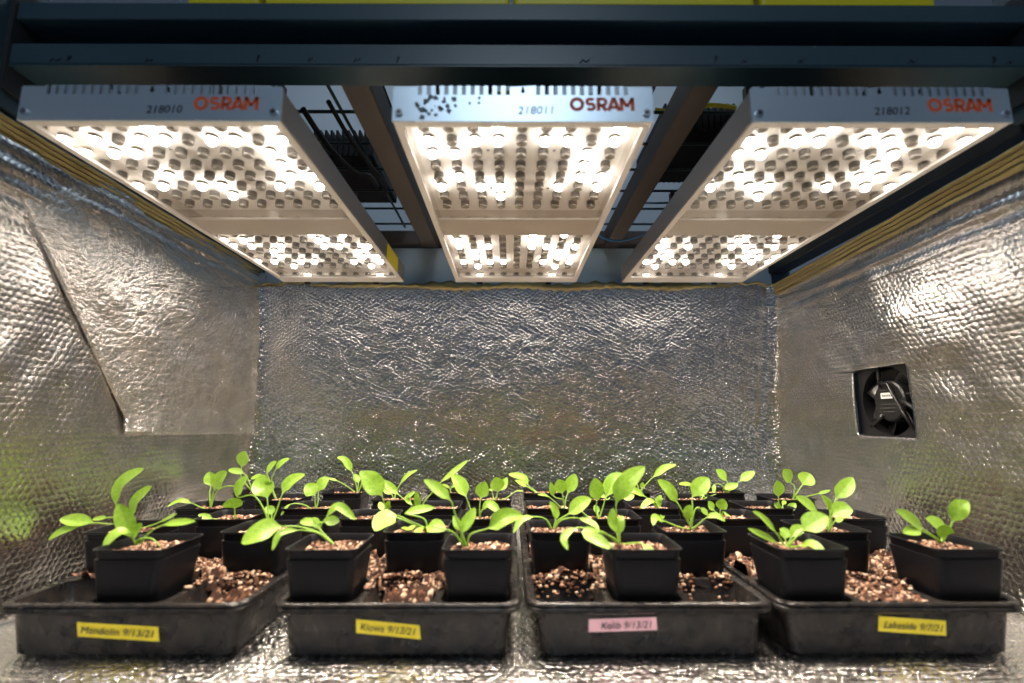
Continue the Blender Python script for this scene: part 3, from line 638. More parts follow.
    if extra:
        mb = MB(); r = random.Random(3)
        for k in range(34):
            x = cx-12.3+abs(r.gauss(2.2, 2.6)); z = LZ+1.9+r.gauss(0, .75)
            if not (LZ+.3 < z < LZ+3.2): continue
            rr = r.uniform(.07, .36); q = 12
            ph = [r.uniform(.75, 1.2) for _ in range(q)]
            mb.loft([[(x+rr*ph[j]*math.cos(2*math.pi*j/q), y, z+rr*ph[j]*math.sin(2*math.pi*j/q)) for j in range(q)] for y in (LY0-.02, LY0+.0)], True, True)
        s = mb.build('ink_smudges', M['smudge'], ep); s['label'] = 'dark rubbed ink smudges'
    # underside frame
    mb = MB(); f = 1.0; zf0, zf1 = LZ+.02, LZ+.4
    mb.box((xa+.1, LY0+.3, zf0), (xa+f, LY1-.3, zf1)); mb.box((xb-f, LY0+.3, zf0), (xb-.1, LY1-.3, zf1))
    mb.box((xa+f, LY0+.3, zf0), (xb-f, LY0+1.2, zf1)); mb.box((xa+f, LY1-4.0, zf0), (xb-f, LY1-.3, zf1))
    mb.build('bottom_frame', M['lamp_frame'], g)
    mb = MB(); mb.box((xa+f, 80.8, LZ+.45), (xb-f, 88.0, LZ+.9), bev=.1); mb.build('divider_band', M['band'], g)
    # inner walls, polished
    mb = MB()
    for a, b in ((xa+f-.1, xa+f+.1), (xb-f-.1, xb-f+.1)): mb.box((a, LY0+1.1, zf1), (b, LY1-3.9, LZ+2.9))
    for y in (LY0+1.1, 80.9, 87.8, LY1-4.1): mb.box((xa+f, y, zf1+.1), (xb-f, y+.15, LZ+2.9))
    mb.build('reflector_wall', M['mirror'], g)
    zb = LZ+2.3
    for y0, y1 in ((LY0+1.2, 80.9), (87.9, LY1-4.0)):
        mb = MB(); mb.box((xa+f, y0, zb), (xb-f, y1, zb+.25)); mb.build('circuit_board', M['board'], g)
    pitch = 2.98
    for r in range(8):
        for c in range(9):
            x = cx+(c-4)*pitch; y = 55.2+r*3.15
            o = link_mesh('led_lens', LENS_ME[1 if (r, c) in FRONT_LIT else 0], g, (x, y, zb))
    mb = MB()
    for r in range(7):
        for c in range(9): lens_mb(mb, cx+(c-4)*pitch, 90.6+r*3.3, zb, (r, c) in REAR_LIT)
    o = mb.build('rear_led_lenses', [M['lens_side'], M['lens_face'], M['led']], g, smooth=True); o['kind'] = 'stuff'
    # each lit diode throws its light downwards through its lens
    for r, c, y0, pr, rows in [(r, c, 55.2, 3.15, 0) for r, c in sorted(FRONT_LIT)] + [(r, c, 90.6, 3.3, 1) for r, c in sorted(REAR_LIT)]:
        o = bpy.data.objects.new('led_beam', LED_BEAM); COL.objects.link(o); o.parent = g
        o.location = (Vector((cx+(c-4)*pitch, y0+r*pr, zb-1.32)) - ORG[g])*K
    # small board screws between the lenses
    for (sx, y) in ((-1, 61.5), (1, 61.5), (-1, 72.5), (1, 72.5)):
        mb = MB(); mb.cyl((cx+sx*6.0*.74, y), .25, zb-.12, zb, 10); mb.build('board_screw', M['screw'], g)
    mb = MB(); mb.box((xa+.9, LY0+1.0, LZ+.41), (xb-.9, LY1-3.8, LZ+.55)); mb.build('clear_cover', M['cover'], g)
    # hanger tabs at the rear end
    for dx in (-9, 8):
        mb = MB(); mb.box((cx+dx-.7, LY1-.05, LZ-.5), (cx+dx+.7, LY1+.3, LZ+1.2)); mb.build('rear_clip', M['black_matte'], g)
    # hangers up to the rack
    for y in (71.0, 108.0):
        for sx in (-1, 1):
            mb = MB(); mb.box((cx+sx*5-.5, y-.6, LZ+LH-.3), (cx+sx*5+.5, y+.6, 79.0)); mb.build('hanger_strap', M['bar'], g)
    return g
g1 = grow_light(-39.2, 'LED grow light hanging over the left side, number 218010 penned on its end', '218010', -.4, False)
g2 = grow_light(3.4, 'centre LED grow light with dark ink smudges on its pale end plate', '218011', -.6, True)
g3 = grow_light(44.6, 'LED grow light hanging over the right side, nearest the wall with the fan', '218012', -.9, False)
mb = MB(); mb.box((-24.25, 100.5, 60.7), (-24.15, 110.5, 64.0)); s = mb.build('yellow_sticker', M['yellow_tape'], g1); s['label'] = 'yellow sticker near the rear end of the side'

# ------------------------------------------------------------------ cooling fan in the right cut-out
FY, FZ = 95.1, 30.4
fan = empty('cooling_fan', (76.6, FY, FZ-7.2)); tag(fan, 'black cooling fan set in the square cut-out of the right foil wall', 'cooling fan')
x0, x1 = 74.5, 78.4
mb = MB(); R = 8.6; n = 40
mbk = MB(); mbk.box((x1-.1, FY-8.5, FZ-8.5), (x1+.3, FY+8.5, FZ+8.5)); mbk.build('light_blocking_back', M['black_matte'], fan)  # added dark plate, keeps the bright world from showing behind the blades
def sq(a, r):
    c, s_ = math.cos(a), math.sin(a); k = r/max(abs(c), abs(s_)); return (c*k, s_*k)
outer = [sq(2*math.pi*k/n, R) for k in range(n)]; inner = [(6.6*math.cos(2*math.pi*k/n), 6.6*math.sin(2*math.pi*k/n)) for k in range(n)]
mb.loft([[(x0, FY+p, FZ+q) for p, q in inner], [(x0, FY+p, FZ+q) for p, q in outer], [(x1, FY+p, FZ+q) for p, q in outer], [(x1, FY+p, FZ+q) for p, q in inner], [(x0, FY+p, FZ+q) for p, q in inner]])
fix_normals(mb.build('fan_frame', M['black'], fan))
mb = MB(); mb.loft([[(x0+.2+d, FY+r*math.cos(2*math.pi*k/36), FZ+r*math.sin(2*math.pi*k/36)) for k in range(36)] for d, r in ((2.6, 3.9), (.3, 3.9), (0, 3.6), (0, .05))], False, True)
hub = fix_normals(mb.build('fan_hub', M['black'], fan))
mb = MB(); mb.box((x0-.06, FY-1.9, FZ+.5), (x0+.02, FY+1.5, FZ+1.6)); lb = mb.build('maker_label', M['white_label'], hub)
mb = MB()
for k, w in ((0, 2.8),): [mb.box((x0-.1, FY-1.4+q*.55, FZ+.85), (x0-.05, FY-1.1+q*.55, FZ+1.25)) for q in range(5)]
mb.build('label_print', M['ink'], hub)
mb = MB()
for z, w in ((3.0-.9, 1.6), (-.6, 1.9), (-1.3, 2.2), (-2.0, 1.4)): mb.box((x0-.04, FY-w, FZ+z-.07), (x0+.02, FY+w, FZ+z+.07))
mb.build('hub_print', mat('grey_print', (.07,.07,.07), .5), hub)
for k in range(7):
    a0 = 2*math.pi*k/7; mb = MB(); V = []
    for i in range(9):
        r = 3.1+3.3*i/8
        for j in range(5):
            a = a0 + .62*(j/4) + .3*i/8; V.append((x0+.8+2.2*j/4, FY+r*math.cos(a), FZ+r*math.sin(a)))
    mb.add(V, [(i*5+j, (i+1)*5+j, (i+1)*5+j+1, i*5+j+1) for i in range(8) for j in range(4)])
    b = mb.build('fan_blade', M['black'], fan, smooth=True); s = b.modifiers.new('thickness', 'SOLIDIFY'); s.thickness = .002
for k in range(3):
    a = math.radians(60+120*k); mb = MB()
    mb.tube([(x0+.1, FY+3*math.cos(a), FZ+3*math.sin(a)), (x0+.1, FY+5*math.cos(a+.18), FZ+5*math.sin(a+.18)), (x0+.1, FY+6.9*math.cos(a+.3), FZ+6.9*math.sin(a+.3))], .38, 8)
    mb.build('motor_strut', M['black'], fan, smooth=True)
mb = MB(); mb.tube([(x0-.3, FY+1, FZ+3.4), (x0-.6, FY-1.2, FZ+3.2), (x0-.7, FY-2.6, FZ+.8), (x0-.7, FY-4.2, FZ-2.2), (x0-.4, FY-6.0, FZ-5.2)], .27, 8); mb.build('fan_lead', M['black'], fan, smooth=True)
mb = MB(); mb.tube([(x0-.3, FY+.4, FZ+3.0), (x0-.4, FY-1.8, FZ+2.2), (x0-.5, FY-3.4, FZ-1.2), (x0-.3, FY-6.6, FZ-6.2)], .22, 8); mb.build('fan_lead', M['black'], fan, smooth=True)
for dz in (6.2, -6.6):
    mb = MB(); mb.tube([(x0+.2, FY+6, FZ+dz), (73.1, FY+7.6, FZ+dz), (71.9, FY+9.3, FZ+dz+.05)], .12, 6); mb.build('mounting_wire', M['black_matte'], fan)

# ------------------------------------------------------------------ crumbs and soil
def crumb_field(nx, ny, step, base, n, rmin, rmax, seed, colors=None):
    """height map of half-buried crumbs over base; returns heights and a colour per grid point"""
    r = np.random.default_rng(seed); H = base.copy(); Cc = np.tile(np.array((.045,.02,.012)), (nx, ny, 1))
    pal = np.array(((.035,.016,.010),(.07,.03,.018),(.15,.07,.04),(.34,.19,.12),(.62,.43,.30),(.78,.62,.48))); w = np.array((.27,.24,.17,.13,.12,.07))
    X = r.uniform(0, (nx-1)*step, n); Y = r.uniform(0, (ny-1)*step, n); R = rmin+(rmax-rmin)*r.random(n)**2.2
    ci = r.choice(len(pal), n, p=w)
    for x, y, q, c in zip(X, Y, R, ci):
        i0, i1 = max(0, int((x-q)/step)), min(nx-1, int((x+q)/step)+1); j0, j1 = max(0, int((y-q)/step)), min(ny-1, int((y+q)/step)+1)
        if i1 <= i0 or j1 <= j0: continue
        gx = (np.arange(i0, i1+1)*step-x)[:, None]; gy = (np.arange(j0, j1+1)*step-y)[None, :]
        ix, jx = min(nx-1, int(x/step)), min(ny-1, int(y/step))
        an = .55+.9*((c*7+int(x*13)) % 5)/5
        d2 = q*q-(gx*gx*an+gy*gy/an)
        z = base[ix, jx] + np.sqrt(np.maximum(d2, 0))*.9 - q*.25
        sub = H[i0:i1+1, j0:j1+1]; msk = (d2 > 0) & (z > sub)
        sub[msk] = z[msk]; Cc[i0:i1+1, j0:j1+1][msk] = pal[c]*(.8+.4*r.random())
    return H, Cc
PAL = ((.035,.016,.010),(.07,.03,.018),(.15,.07,.04),(.34,.19,.12),(.62,.43,.30),(.78,.62,.48))
_p = (1+5**.5)/2
ICO_V = [Vector(v).normalized() for v in ((-1,_p,0),(1,_p,0),(-1,-_p,0),(1,-_p,0),(0,-1,_p),(0,1,_p),(0,-1,-_p),(0,1,-_p),(_p,0,-1),(_p,0,1),(-_p,0,-1),(-_p,0,1))]
ICO_F = ((0,11,5),(0,5,1),(0,1,7),(0,7,10),(0,10,11),(1,5,9),(5,11,4),(11,10,2),(10,7,6),(7,1,8),(3,9,4),(3,4,2),(3,2,6),(3,6,8),(3,8,9),(4,9,5),(2,4,11),(6,2,10),(8,6,7),(9,8,1))
def soil_mesh(name, H, Cc, x0, y0, step, keep=None, lumps=()):
    nx, ny = H.shape
    V = [((x0+i*step)*K, (y0+j*step)*K, float(H[i, j])*K) for i in range(nx) for j in range(ny)]
    F = [(i*ny+j, (i+1)*ny+j, (i+1)*ny+j+1, i*ny+j+1) for i in range(nx-1) for j in range(ny-1) if keep is None or keep(x0+(i+.5)*step, y0+(j+.5)*step)]
    col = np.concatenate([Cc, np.ones((nx, ny, 1))], 2).reshape(-1, 4).tolist()
    rl = random.Random(len(V))
    for (x, y, z, r) in lumps:                                       # loose crumbs with a body of their own
        n0 = len(V); c = PAL[rl.choices(range(6), (24, 22, 18, 15, 13, 8))[0]]; g = rl.uniform(.8, 1.2)
        sx, sy, sz, a = rl.uniform(.75, 1.25), rl.uniform(.75, 1.25), rl.uniform(.6, .95), rl.uniform(0, 6.3)
        for v in ICO_V:
            j = rl.uniform(.75, 1.2)*r; vx, vy = v.x*sx*j, v.y*sy*j
            V.append(((x+vx*math.cos(a)-vy*math.sin(a))*K, (y+vx*math.sin(a)+vy*math.cos(a))*K, (z+v.z*sz*j)*K)); col.append([c[0]*g, c[1]*g, c[2]*g, 1])
        F.extend([tuple(n0+i for i in f) for f in ICO_F])
    me = bpy.data.meshes.new(name); me.from_pydata(V, [], F); me.materials.append(M['soil'])
    ca = me.color_attributes.new('crumb', 'FLOAT_COLOR', 'POINT')
    ca.data.foreach_set('color', np.array(col, dtype=np.float32).reshape(-1))
    me.polygons.foreach_set('use_smooth', [True]*len(me.polygons)); me.update(); return me

# ------------------------------------------------------------------ pots
PZ0, PZ1, PW = 4.25, 11.85, 4.3
def pot_mesh():
    mb = MB()
    def R(w, z, r=1.0): return rrect(-w, -w, w, w, r, 6, z)
    mb.loft([R(3.2, PZ0+.12, .9), R(3.3, PZ0, .9), R(3.48, PZ0+.3), R(4.14, 10.5), R(4.12, 10.66), R(3.96, 10.72), R(4.06, 11.58), R(4.3, 11.66), R(4.3, PZ1),
             R(4.14, PZ1), R(3.98, 11.5), R(3.86, 10.7), R(3.38, PZ0+.4)], True, True)
    me_o = mb.build('pot', M['pot'], None, (0, 0, 0)); fix_normals(me_o); sharp_by_angle(me_o, 40)
    me = me_o.data; ORG.pop(me_o); bpy.data.objects.remove(me_o); return me
POT = pot_mesh()
POT_SOIL = []
for s_ in range(5):
    st = .12; n = int(7.6/st)+1
    r = np.random.default_rng(50+s_)
    base = 10.75 + smooth_noise(n, n, 16, .16, 60+s_) + smooth_noise(n, n, 7, .10, 70+s_)
    base[:2] = 10.2; base[-2:] = 10.2; base[:, :2] = 10.2; base[:, -2:] = 10.2
    H, Cc = crumb_field(n, n, st, base, 900, .09, .36, 80+s_); H = np.minimum(H, 11.6)
    rl = random.Random(s_); lu = []
    for k in range(230):
        x, y = rl.uniform(-3.3, 3.3), rl.uniform(-3.3, 3.3); lu.append((x, y, float(H[int((x+3.8)/st), int((y+3.8)/st)])+.02, rl.uniform(.07, .24)))
    POT_SOIL.append(soil_mesh('soil', H, Cc, -3.8, -3.8, st, None, lu))

# ------------------------------------------------------------------ leaves
def catmull(P, n):
    P = [Vector(p) for p in P]; out = []
    for i in range(len(P)-1):
        a, b, c, d = P[max(i-1,0)], P[i], P[i+1], P[min(i+2,len(P)-1)]
        if i == 0: a = b-(c-b)
        if i == len(P)-2: d = c+(c-b)
        for k in range(n):
            t = k/n; out.append(.5*((2*b)+(c-a)*t+(2*a-5*b+4*c-d)*t*t+(3*b-a-3*c+d)*t**3))
    out.append(P[-1]); return out
def leaf(parent, base, pts, bs, w, rnd):
    """stalk from base to pts[bs], blade from there to the tip"""
    ctrl = [base]+list(pts); nseg = 8
    path = catmull(ctrl, nseg); ib = (bs+1)*nseg
    stalk_only = w < .9 and bs >= len(pts)-1
    mb = MB(); stalk = []
    end = len(path)-1 if stalk_only or bs >= len(pts)-1 else ib
    sp = path[:end+1]
    r0, r1 = .15, .085
    mb.tube(sp, [r0+(r1-r0)*i/max(1, len(sp)-1) for i in range(len(sp))], 7); nst = len(mb.v); stalk = [1.0]*nst
    uvm = [(.5, .5)]*nst
    if end < len(path)-1:
        bp = path[ib-1:] if ib > 0 else path
        # resample by arc length
        L = [0]
        for a, b in zip(bp, bp[1:]): L.append(L[-1]+(b-a).length)
        NS, NW = 20, 8; tot = L[-1]
        def at(s):
            s = min(max(s, 0), tot-1e-6)
            for k in range(len(L)-1):
                if L[k+1] >= s: return bp[k].lerp(bp[k+1], (s-L[k])/max(1e-9, L[k+1]-L[k]))
            return bp[-1]
        ref = Vector((rnd.uniform(-.25, .25), -.75, .65)).normalized()
        cup = rnd.uniform(.10, .26); lop = rnd.uniform(.92, 1.12); wav = rnd.uniform(.02, .06); ph = rnd.uniform(0, 6)
        V = []; UV = []; S = []
        top = []
        for i in range(NS+1):
            t = i/NS; p = at(t*tot); tg = (at(t*tot+.1)-at(t*tot-.1)).normalized()
            side = tg.cross(ref)
            if side.length < .15: side = Vector((1, 0, 0))
            side.normalize(); nor = side.cross(tg).normalized()
            prof = (math.sin(math.pi*t**lop)**.66) if 0 < t < 1 else 0
            k_ = min(1, t/.3); prof *= k_*k_*(3-2*k_)*.9+.1
            hw = w*.49*prof + .02
            for j in range(NW+1):
                s = j/NW*2-1
                q = p + side*(s*hw) + nor*((abs(s)**1.6)*cup*hw*1.3 + wav*math.sin(t*9+ph+s*2)*abs(s)*hw)
                V.append(q); UV.append(((s+1)/2, t)); S.append(max(0, 1-t*7)*max(0, 1-abs(s)*.6))
        F = [(i*(NW+1)+j, i*(NW+1)+j+1, (i+1)*(NW+1)+j+1, (i+1)*(NW+1)+j) for i in range(NS) for j in range(NW)]
        # underside, .03 cm below
        th = Vector((0, 0, -.03)); nt = len(V)
        mb.add(V, F); mb.add([v+th for v in V], [tuple(reversed(f)) for f in F])
        stalk += S+S; uvm += UV+UV
    loc = ORG[parent]; me = bpy.data.meshes.new('leaf')
    me.from_pydata([((p[0]-loc.x)*K, (p[1]-loc.y)*K, (p[2]-loc.z)*K) for p in mb.v], [], mb.f); me.materials.append(M['leaf'])
    uv = me.uv_layers.new(name='UVMap')
    for l in me.loops: uv.data[l.index].uv = uvm[l.vertex_index]
    at_ = me.attributes.new('stalk', 'FLOAT', 'POINT'); at_.data.foreach_set('value', stalk)
    me.polygons.foreach_set('use_smooth', [True]*len(me.polygons)); me.update()
    return link_mesh('stalk' if end == len(path)-1 else 'leaf', me, parent, loc)

TX = [-42.5, -11.12, 18.09, 47.06]
TRAY = ['the leftmost tray', 'the second tray from left', 'the pink-labelled tray', 'the rightmost tray']
ROWN = ['front row', 'second row', 'third row', 'fourth row', 'fifth row', 'rearmost row']
table = {k: (b, L) for k, b, L in PLANTS}
DESC = {(1,1,2): 'seedling with five spreading leaves', (1,2,1): 'tall seedling', (1,2,3): 'seedling with broad arched leaves', (2,1,1): 'seedling with one big drooping leaf',
        (2,1,3): 'seedling with leaves reaching up left and right', (2,2,2): 'seedling with a broad tall leaf and round drooping leaf', (3,1,2): 'tall seedling with leaves curling over the front rim',
        (3,2,1): 'seedling with long arching side leaves', (3,2,3): 'seedling with two tall leaves over low arching ones', (4,1,1): 'seedling with a pale broad leaf leaning right',
        (4,1,3): 'small seedling with one leaf left and one upright', (4,2,2): 'seedling with four raised leaves'}
for t in range(1, 5):
    for r in range(1, 7):
        for c in ([2] if (r + (0 if t in (1, 3) else 1)) % 2 == 1 else [1, 3]):
            X, Y = TX[t-1]+(c-2)*9.25, 60.8+9*(r-1)+4.3
            if (t, r, c) == (1, 1, 2): X -= .45
            rnd = random.Random(t*100+r*10+c)
            e = empty('potted_seedling', (X, Y, PZ0))
            side = {1: 'left', 2: 'middle', 3: 'right'}[c]
            where = '%s of %s' % (ROWN[r-1], TRAY[t-1]) if c == 2 else '%s side, %s of %s' % (side, ROWN[r-1], TRAY[t-1])
            if (t, r, c) not in table: lab = 'black square pot with bare soil, ' + where
            else: lab = '%s in black pot, %s' % ('seedling' if r > 1 else DESC[t, r, c].split(' with ')[0], where)
            if (t, r, c) in table and r == 1: lab = DESC[t, r, c] + ', ' + ('front row of ' if c == 2 else 'front ' + side + ' of ') + TRAY[t-1]
            tag(e, lab, 'potted seedling', group='black pots of spinach seedlings')
            link_mesh('pot', POT, e, (X, Y, 0))
            so = link_mesh('soil', POT_SOIL[rnd.randrange(5)], e, (X, Y, 0))
            so.rotation_euler.z = 0
            if (t, r, c) in table:
                (bx, by), LL = table[t, r, c]
                for k, (pts, bs, w) in enumerate(LL):
                    b = (bx+.12*math.cos(k*2.4), by+.12*math.sin(k*2.4), 10.75)
                    leaf(e, b, pts, bs, w, rnd)

# ------------------------------------------------------------------ trays with their cell inserts
TY0, TW, TD = 60.2, 27.9, 54.5
def tray_mesh():
    mb = MB(); w, d = TW/2, TD; sx, sy = 130, 230
    def R(i, z, r=2.2, rib=0):
        P = rrect(-w+i, i, w-i, d-i, r, 8, z, step=(sy, sx))
        if rib:
            out = []
            for x, y, zz in P:
                f = rib*(.5+.5*math.cos((x if abs(y-i) < .01 or abs(y-(d-i)) < .01 else y)*2*math.pi/1.15))
                out.append((x*(1-f/w), y+(f if y < d/2 else -f)*(1 if abs(x) < w-i-2.2 else 0), zz))
            return out
        return P
    mb.loft([R(1.9, .05, 1.4), R(1.6, .0, 1.5, rib=.30), R(1.5, .6, 1.5, rib=.32), R(1.38, 1.3, 1.55, rib=.20), R(1.22, 2.0, 1.6), R(.62, 4.7, 1.8), R(.60, 5.0, 1.8), R(-.15, 5.1), R(-.35, 5.25), R(-.35, 5.6), R(-.25, 5.74),
             R(.34, 5.78, 1.8), R(.7, 5.5, 1.3), R(1.35, .35, 1.0)], True, True)
    o = mb.build('tray', M['tray'], None, (0, 0, 0)); fix_normals(o); sharp_by_angle(o, 35); me = o.data; bpy.data.objects.remove(o); return me
def insert_mesh():
    mb = MB(); zt = 6.2; px, py = 9.1, 9.0; x0, y0 = -1.5*px, .25
    w, d = TW/2, TD
    # rim flange resting on the tray lip
    def R(i, z, r=2.0): return rrect(-w+i, i, w-i, d-i, r, 8, z)
    for cx in range(3):
        for cy in range(6):
            a, b = x0+cx*px, y0+cy*py; n = 6
            ring = rrect(a+.42, b+.42, a+px-.42, b+py-.42, 1.1, n, zt-.1)
            sq_ = []
            mx, my = a+px/2, b+py/2
            for (x, y, z) in ring:
                dx, dy = (x-mx)/(px/2), (y-my)/(py/2); k = max(abs(dx), abs(dy)); sq_.append((mx+dx/k*px/2, my+dy/k*py/2, zt))
            # exact corners
            for q in range(4):
                i = q*(n+1)+n//2; sgn = [(1,-1),(1,1),(-1,1),(-1,-1)][q]; sq_[i] = (mx+sgn[0]*px/2, my+sgn[1]*py/2, zt)
            def rr(i, z, r=1.0): return rrect(a+i, b+i, a+px-i, b+py-i, r, n, z)
            mb.loft([sq_, ring, rr(.52, zt-.4), rr(1.5, 1.0, 1.7), rr(1.7, .8, 1.6)], False, True)
    bx0, bx1, by0, by1 = x0, x0+3*px, y0, y0+6*py
    n = 8
    inner = rrect(bx0, by0, bx1, by1, .02, n, zt)
    mb.loft([inner, R(.1, 6.28, 1.9), R(-.1, 6.24), R(-.28, 6.05), R(-.3, 5.88), R(-.1, 5.82)])
    o = mb.build('insert', M['tray'], None, (0, 0, 0)); fix_normals(o); sharp_by_angle(o, 40); me = o.data; bpy.data.objects.remove(o); return me
TRAY_ME, INS_ME = tray_mesh(), insert_mesh()
LAB = [('Mandolin 9/13/21', (-47.6, 4.0), 9.3, -.06, 'yellow_tape', 1.65, 'yellow'), ('Kiowa 9/13/21', (-15.7, 4.3), 7.3, -.10, 'yellow_tape', 1.6, 'yellow'),
       ('Kolib 9/13/21', (11.0, 4.25), 7.8, .03, 'pink_tape', 1.5, 'pink'), ('Lakeside 9/7/21', (44.4, 4.55), 7.8, -.07, 'yellow_tape', 1.75, 'yellow')]
TL = ['black plastic nursery tray at the far left beside the left foil wall, yellow tape label', 'black nursery tray second from left, yellow tape label at its front centre', 'black nursery tray with a pale pink tape label on its front', 'black plastic nursery tray at the far right, yellow tape label']
for t in range(4):
    cx = TX[t]
    tr = link_mesh('nursery_tray', TRAY_ME, None, (cx, TY0, 0)); tag(tr, TL[t], 'nursery tray', group='nursery trays in a row')
    text, (lx, lz), lw, rot, tm, lh, cn = LAB[t]
    # tape label on the sloping front wall; wall runs from inset 1.22 at z 1.5 to .62 at z 4.7
    def fy(z): return TY0 + 1.22 + (z-2.0)*(.62-1.22)/2.7 - .06 - max(0, 2.3-z)*.25
    mb = MB(); nseg = 14; top, bot = [], []
    for i in range(nseg+1):
        u = lw*i/nseg; jag = .08*math.sin(i*2.2) if i in (0, nseg) else 0
        zt_, zb_ = lz + u*math.sin(rot), lz - lh + u*math.sin(rot)
        top.append((lx+u+jag, fy(zt_), zt_)); bot.append((lx+u-jag*2, fy(zb_), zb_))
    mb.loft([top, bot, [(x, y+.05, z) for x, y, z in bot], [(x, y+.05, z) for x, y, z in top], top], closed=False)
    tp = mb.build('tape_label', M[tm], tr, (cx, TY0, 0)); tp['label'] = '%s tape label with handwriting' % cn
    x1 = lx + (.5 if t != 2 else 1.4)
    zc = lz-lh*.74
    hw = text_mesh('handwriting', text, 1.15, M['ink'], tp, (x1, fy(zc)-.17, zc), width=lw-(1.0 if t != 2 else 2.0), shear=.2, rot=rot, depth=.015, tilt=.222)
    ins = link_mesh('cell_insert', INS_ME, None, (cx, TY0, 0))
    tag(ins, 'black grid insert of eighteen square cells inside ' + TRAY[t], 'cell insert', group='cell inserts')
    # potting soil filling the empty cells and spilled over the dividers
    st = .15; nx, ny = int(25.9/st)+1, int(52.0/st)+1
    xs = -12.95+np.arange(nx)*st; ys = 1.15+np.arange(ny)*st
    base = np.full((nx, ny), 5.4); px, py = 9.1, 9.0
    GX, GY = np.meshgrid(xs, ys, indexing='ij')
    nz = smooth_noise(nx, ny, 14, .5, 200+t) + smooth_noise(nx, ny, 6, .25, 300+t)
    front = {0: {0: 1.6, 2: 2.6}, 1: {1: 3.0}, 2: {0: 2.0, 2: 1.8}, 3: {1: 5.9}}[t]
    insetm = np.zeros((nx, ny), bool)
    for cxi in range(3):
        for cyi in range(6):
            a, b = -1.5*px+cxi*px, .25+cyi*py
            inside = (GX > a) & (GX < a+px) & (GY > b) & (GY < b+py)
            potted = (((cyi+1) + (0 if t in (0, 2) else 1)) % 2 == 1) == (cxi == 1)
            if potted: lvl = np.full_like(GX, 3.5)
            elif cyi == 0:
                slope = np.clip((GY-b-5.0)/3.6, 0, 1) if (t, cxi) in ((0, 2), (1, 1)) else 0*GY     # a heap slides into the rear of two front cells
                lvl = front[cxi] + nz*.5 + (6.1-front[cxi])*slope
            else:
                lvl = 6.35 + nz*.9
            base = np.where(inside, lvl, base)
            if potted or (cyi == 0 and front[cxi] < 5):
                q = .80+.95*(5.8-(3.5 if potted else front[cxi]))/4.8
                insetm |= inside & ~((GX > a+q) & (GX < a+px-q) & (GY > b+q) & (GY < b+py-q))
    heaps = np.zeros((nx, ny), bool)
    # spill over dividers between two unpotted/potted cells
    for cyi in range(1, 6):
        b = .25+cyi*py
        for cxi in range(3):
            a = -1.5*px+cxi*px
            near = (np.abs(GY-b+.1) < .75) & (GX > a+.3) & (GX < a+px-.3)
            potted = (((cyi+1) + (0 if t in (0, 2) else 1)) % 2 == 1) == (cxi == 1)
            if potted: base = np.where(near & (base < 6), 6.1+nz*1.6, base)
            if cyi == 1 and potted:                                  # crumbs heaped against the rear of the empty front cells
                dist = b-GY; hp = 6.2+nz*.6
                zone = (dist > -.8) & (dist < .45) & (GX > a+.3) & (GX < a+px-.3) & (GX-a > (3.0 if t == 0 and cxi == 0 else 0))
                base = np.where(zone, np.maximum(base, hp), base)
    for cxi in (1, 2):
        a = -1.5*px+cxi*px; near = (np.abs(GX-a) < .42) & (GY > 5.5); base = np.where(near & (base < 6.2), 6.05+nz*1.4, base)
    base = np.minimum(base, 7.3)
    H, Cc = crumb_field(nx, ny, st, base, 16000, .10, .40, 400+t)
    rl = random.Random(900+t); lumps = []
    def cell_of(x, y): return max(0, min(2, int((x+1.5*px)/px))), max(0, min(5, int((y-.25)/py)))
    def has_pot(ci, cj): return (((cj+1) + (0 if t in (0, 2) else 1)) % 2 == 1) == (ci == 1)
    for cxi in front:                                                # piled along the rear divider of each empty front cell
        a = -1.5*px+cxi*px
        amount = {(0,0): 60, (0,2): 330, (1,1): 330, (2,0): 300, (2,2): 150, (3,1): 300}[t, cxi]
        peak = rl.uniform(.3, .7)
        for k in range(amount):
            u = rl.random(); x = a+.6+(px-1.2)*u; d = rl.gauss(.35, .75); r_ = rl.uniform(.10, .36)
            if (t, cxi) == (0, 0) and u < .6: continue
            if (t, cxi) == (2, 2) and abs(u-.5) < .15: continue
            hgt = (.25+.55*math.exp(-((u-peak)/.35)**2))*rl.random()
            y = .25+py-d
            if d < -.55: continue
            z = 6.2+hgt-max(0, d-.6)*1.9
            if d > .75 and z > 5.9: z = 5.9
            if d > 2.2 or z < 3: continue
            lumps.append((x, y, z, r_))
        for side in (a+.1, a+px-.1):
            for k in range({0: 40, 1: 130, 2: 90, 3: 120}[t]):
                y = .25+py*rl.uniform(.35, 1.0)**.7; x = side+rl.gauss(0, .28)
                if abs(x) > 12.6: continue
                if has_pot(*cell_of(x, y)) and abs(x-side) > .55: continue
                lumps.append((x, y, 6.25+.45*rl.random()*(y/py), rl.uniform(.08, .28)))
        for k in range(50):
            lumps.append((a+rl.uniform(1.9, px-1.9), rl.uniform(2.2, py-1.9), front[cxi]+.2 if front[cxi] < 5 else 6.2, rl.uniform(.1, .3)))
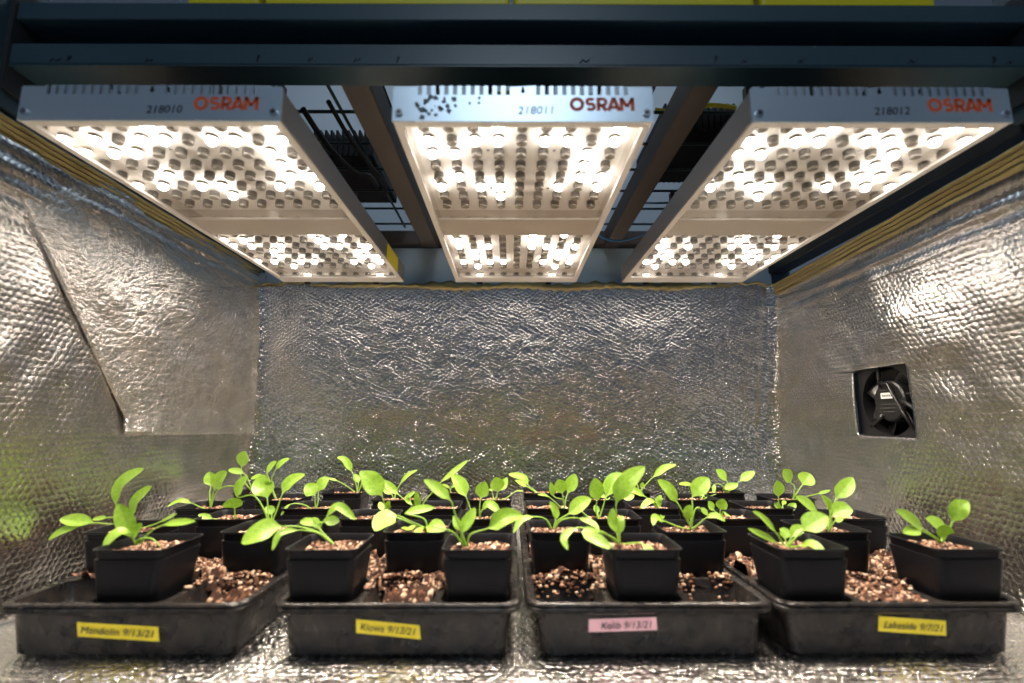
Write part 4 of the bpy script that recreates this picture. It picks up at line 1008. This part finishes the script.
    for k in range(2600):                                            # and strewn over the rest of the insert
        x, y = rl.uniform(-12.5, 12.5), rl.uniform(py+.6, 52.8); i, j = int((x+12.95)/st), int((y-1.15)/st)
        if base[i, j] > 5.4 and not has_pot(*cell_of(x, y)): lumps.append((x, y, H[i, j]+.03, rl.uniform(.08, .30)))
        elif rl.random() < .35 and base[i, j] > 5.8: lumps.append((x, y, H[i, j]+.02, rl.uniform(.07, .2)))
    o = link_mesh('soil', soil_mesh('soil', H, Cc, -12.95, 1.15, st, lambda x, y: heaps[int((x+12.95)/st), int((y-1.15)/st)] or not (insetm[int((x+12.95)/st), int((y-1.15)/st)] and base[int((x+12.95)/st), int((y-1.15)/st)] < 5), lumps), ins, (cx, TY0, 0)); o['kind'] = 'stuff'

# ------------------------------------------------------------------ light of the room, camera
w = bpy.data.worlds.new('World'); scn.world = w; w.use_nodes = True
bg = w.node_tree.nodes['Background']; bg.inputs[0].default_value = (.55,.72,1,1); bg.inputs[1].default_value = WORLD
def area(name, loc, target, size, power, col):
    l = bpy.data.lights.new(name, 'AREA'); l.shape = 'RECTANGLE'; l.size, l.size_y = size; l.energy = power; l.color = col
    o = bpy.data.objects.new(name, l); COL.objects.link(o); o.location = Vector(loc)*K
    o.rotation_euler = (Vector(target)-Vector(loc)).to_track_quat('-Z', 'Y').to_euler(); return o
area('room_ceiling_light', (6, -150, 205), (5, 60, 60), (.7, .4), ROOM, (.72,.86,1))
area('room_ceiling_light', (0, 190, 228), (0, 190, 0), (2.4, .3), ROOM2, (.72,.86,1))

cam = bpy.data.cameras.new('camera'); co = bpy.data.objects.new('camera', cam); COL.objects.link(co); scn.camera = co
cam.sensor_width = 36; cam.lens = 492.93*36/1024; cam.clip_start = .01
co.location = (1.933*K, 0, 26.909*K); co.rotation_euler = (math.pi/2+.157, 0, -.004)
cam.dof.use_dof = True; cam.dof.focus_distance = 1.0; cam.dof.aperture_fstop = 2.4
scn.view_settings.view_transform = 'Standard'; scn.view_settings.look = 'None'; scn.view_settings.gamma = 1
scn.view_settings.exposure = EXPOSURE; scn.view_settings.use_curve_mapping = False
cy = scn.cycles
cy.max_bounces = 8; cy.diffuse_bounces = 3; cy.glossy_bounces = 5; cy.transparent_max_bounces = 8; cy.transmission_bounces = 2
cy.caustics_reflective = True; cy.sample_clamp_indirect = 6; cy.use_denoising = True; cy.use_light_tree = True
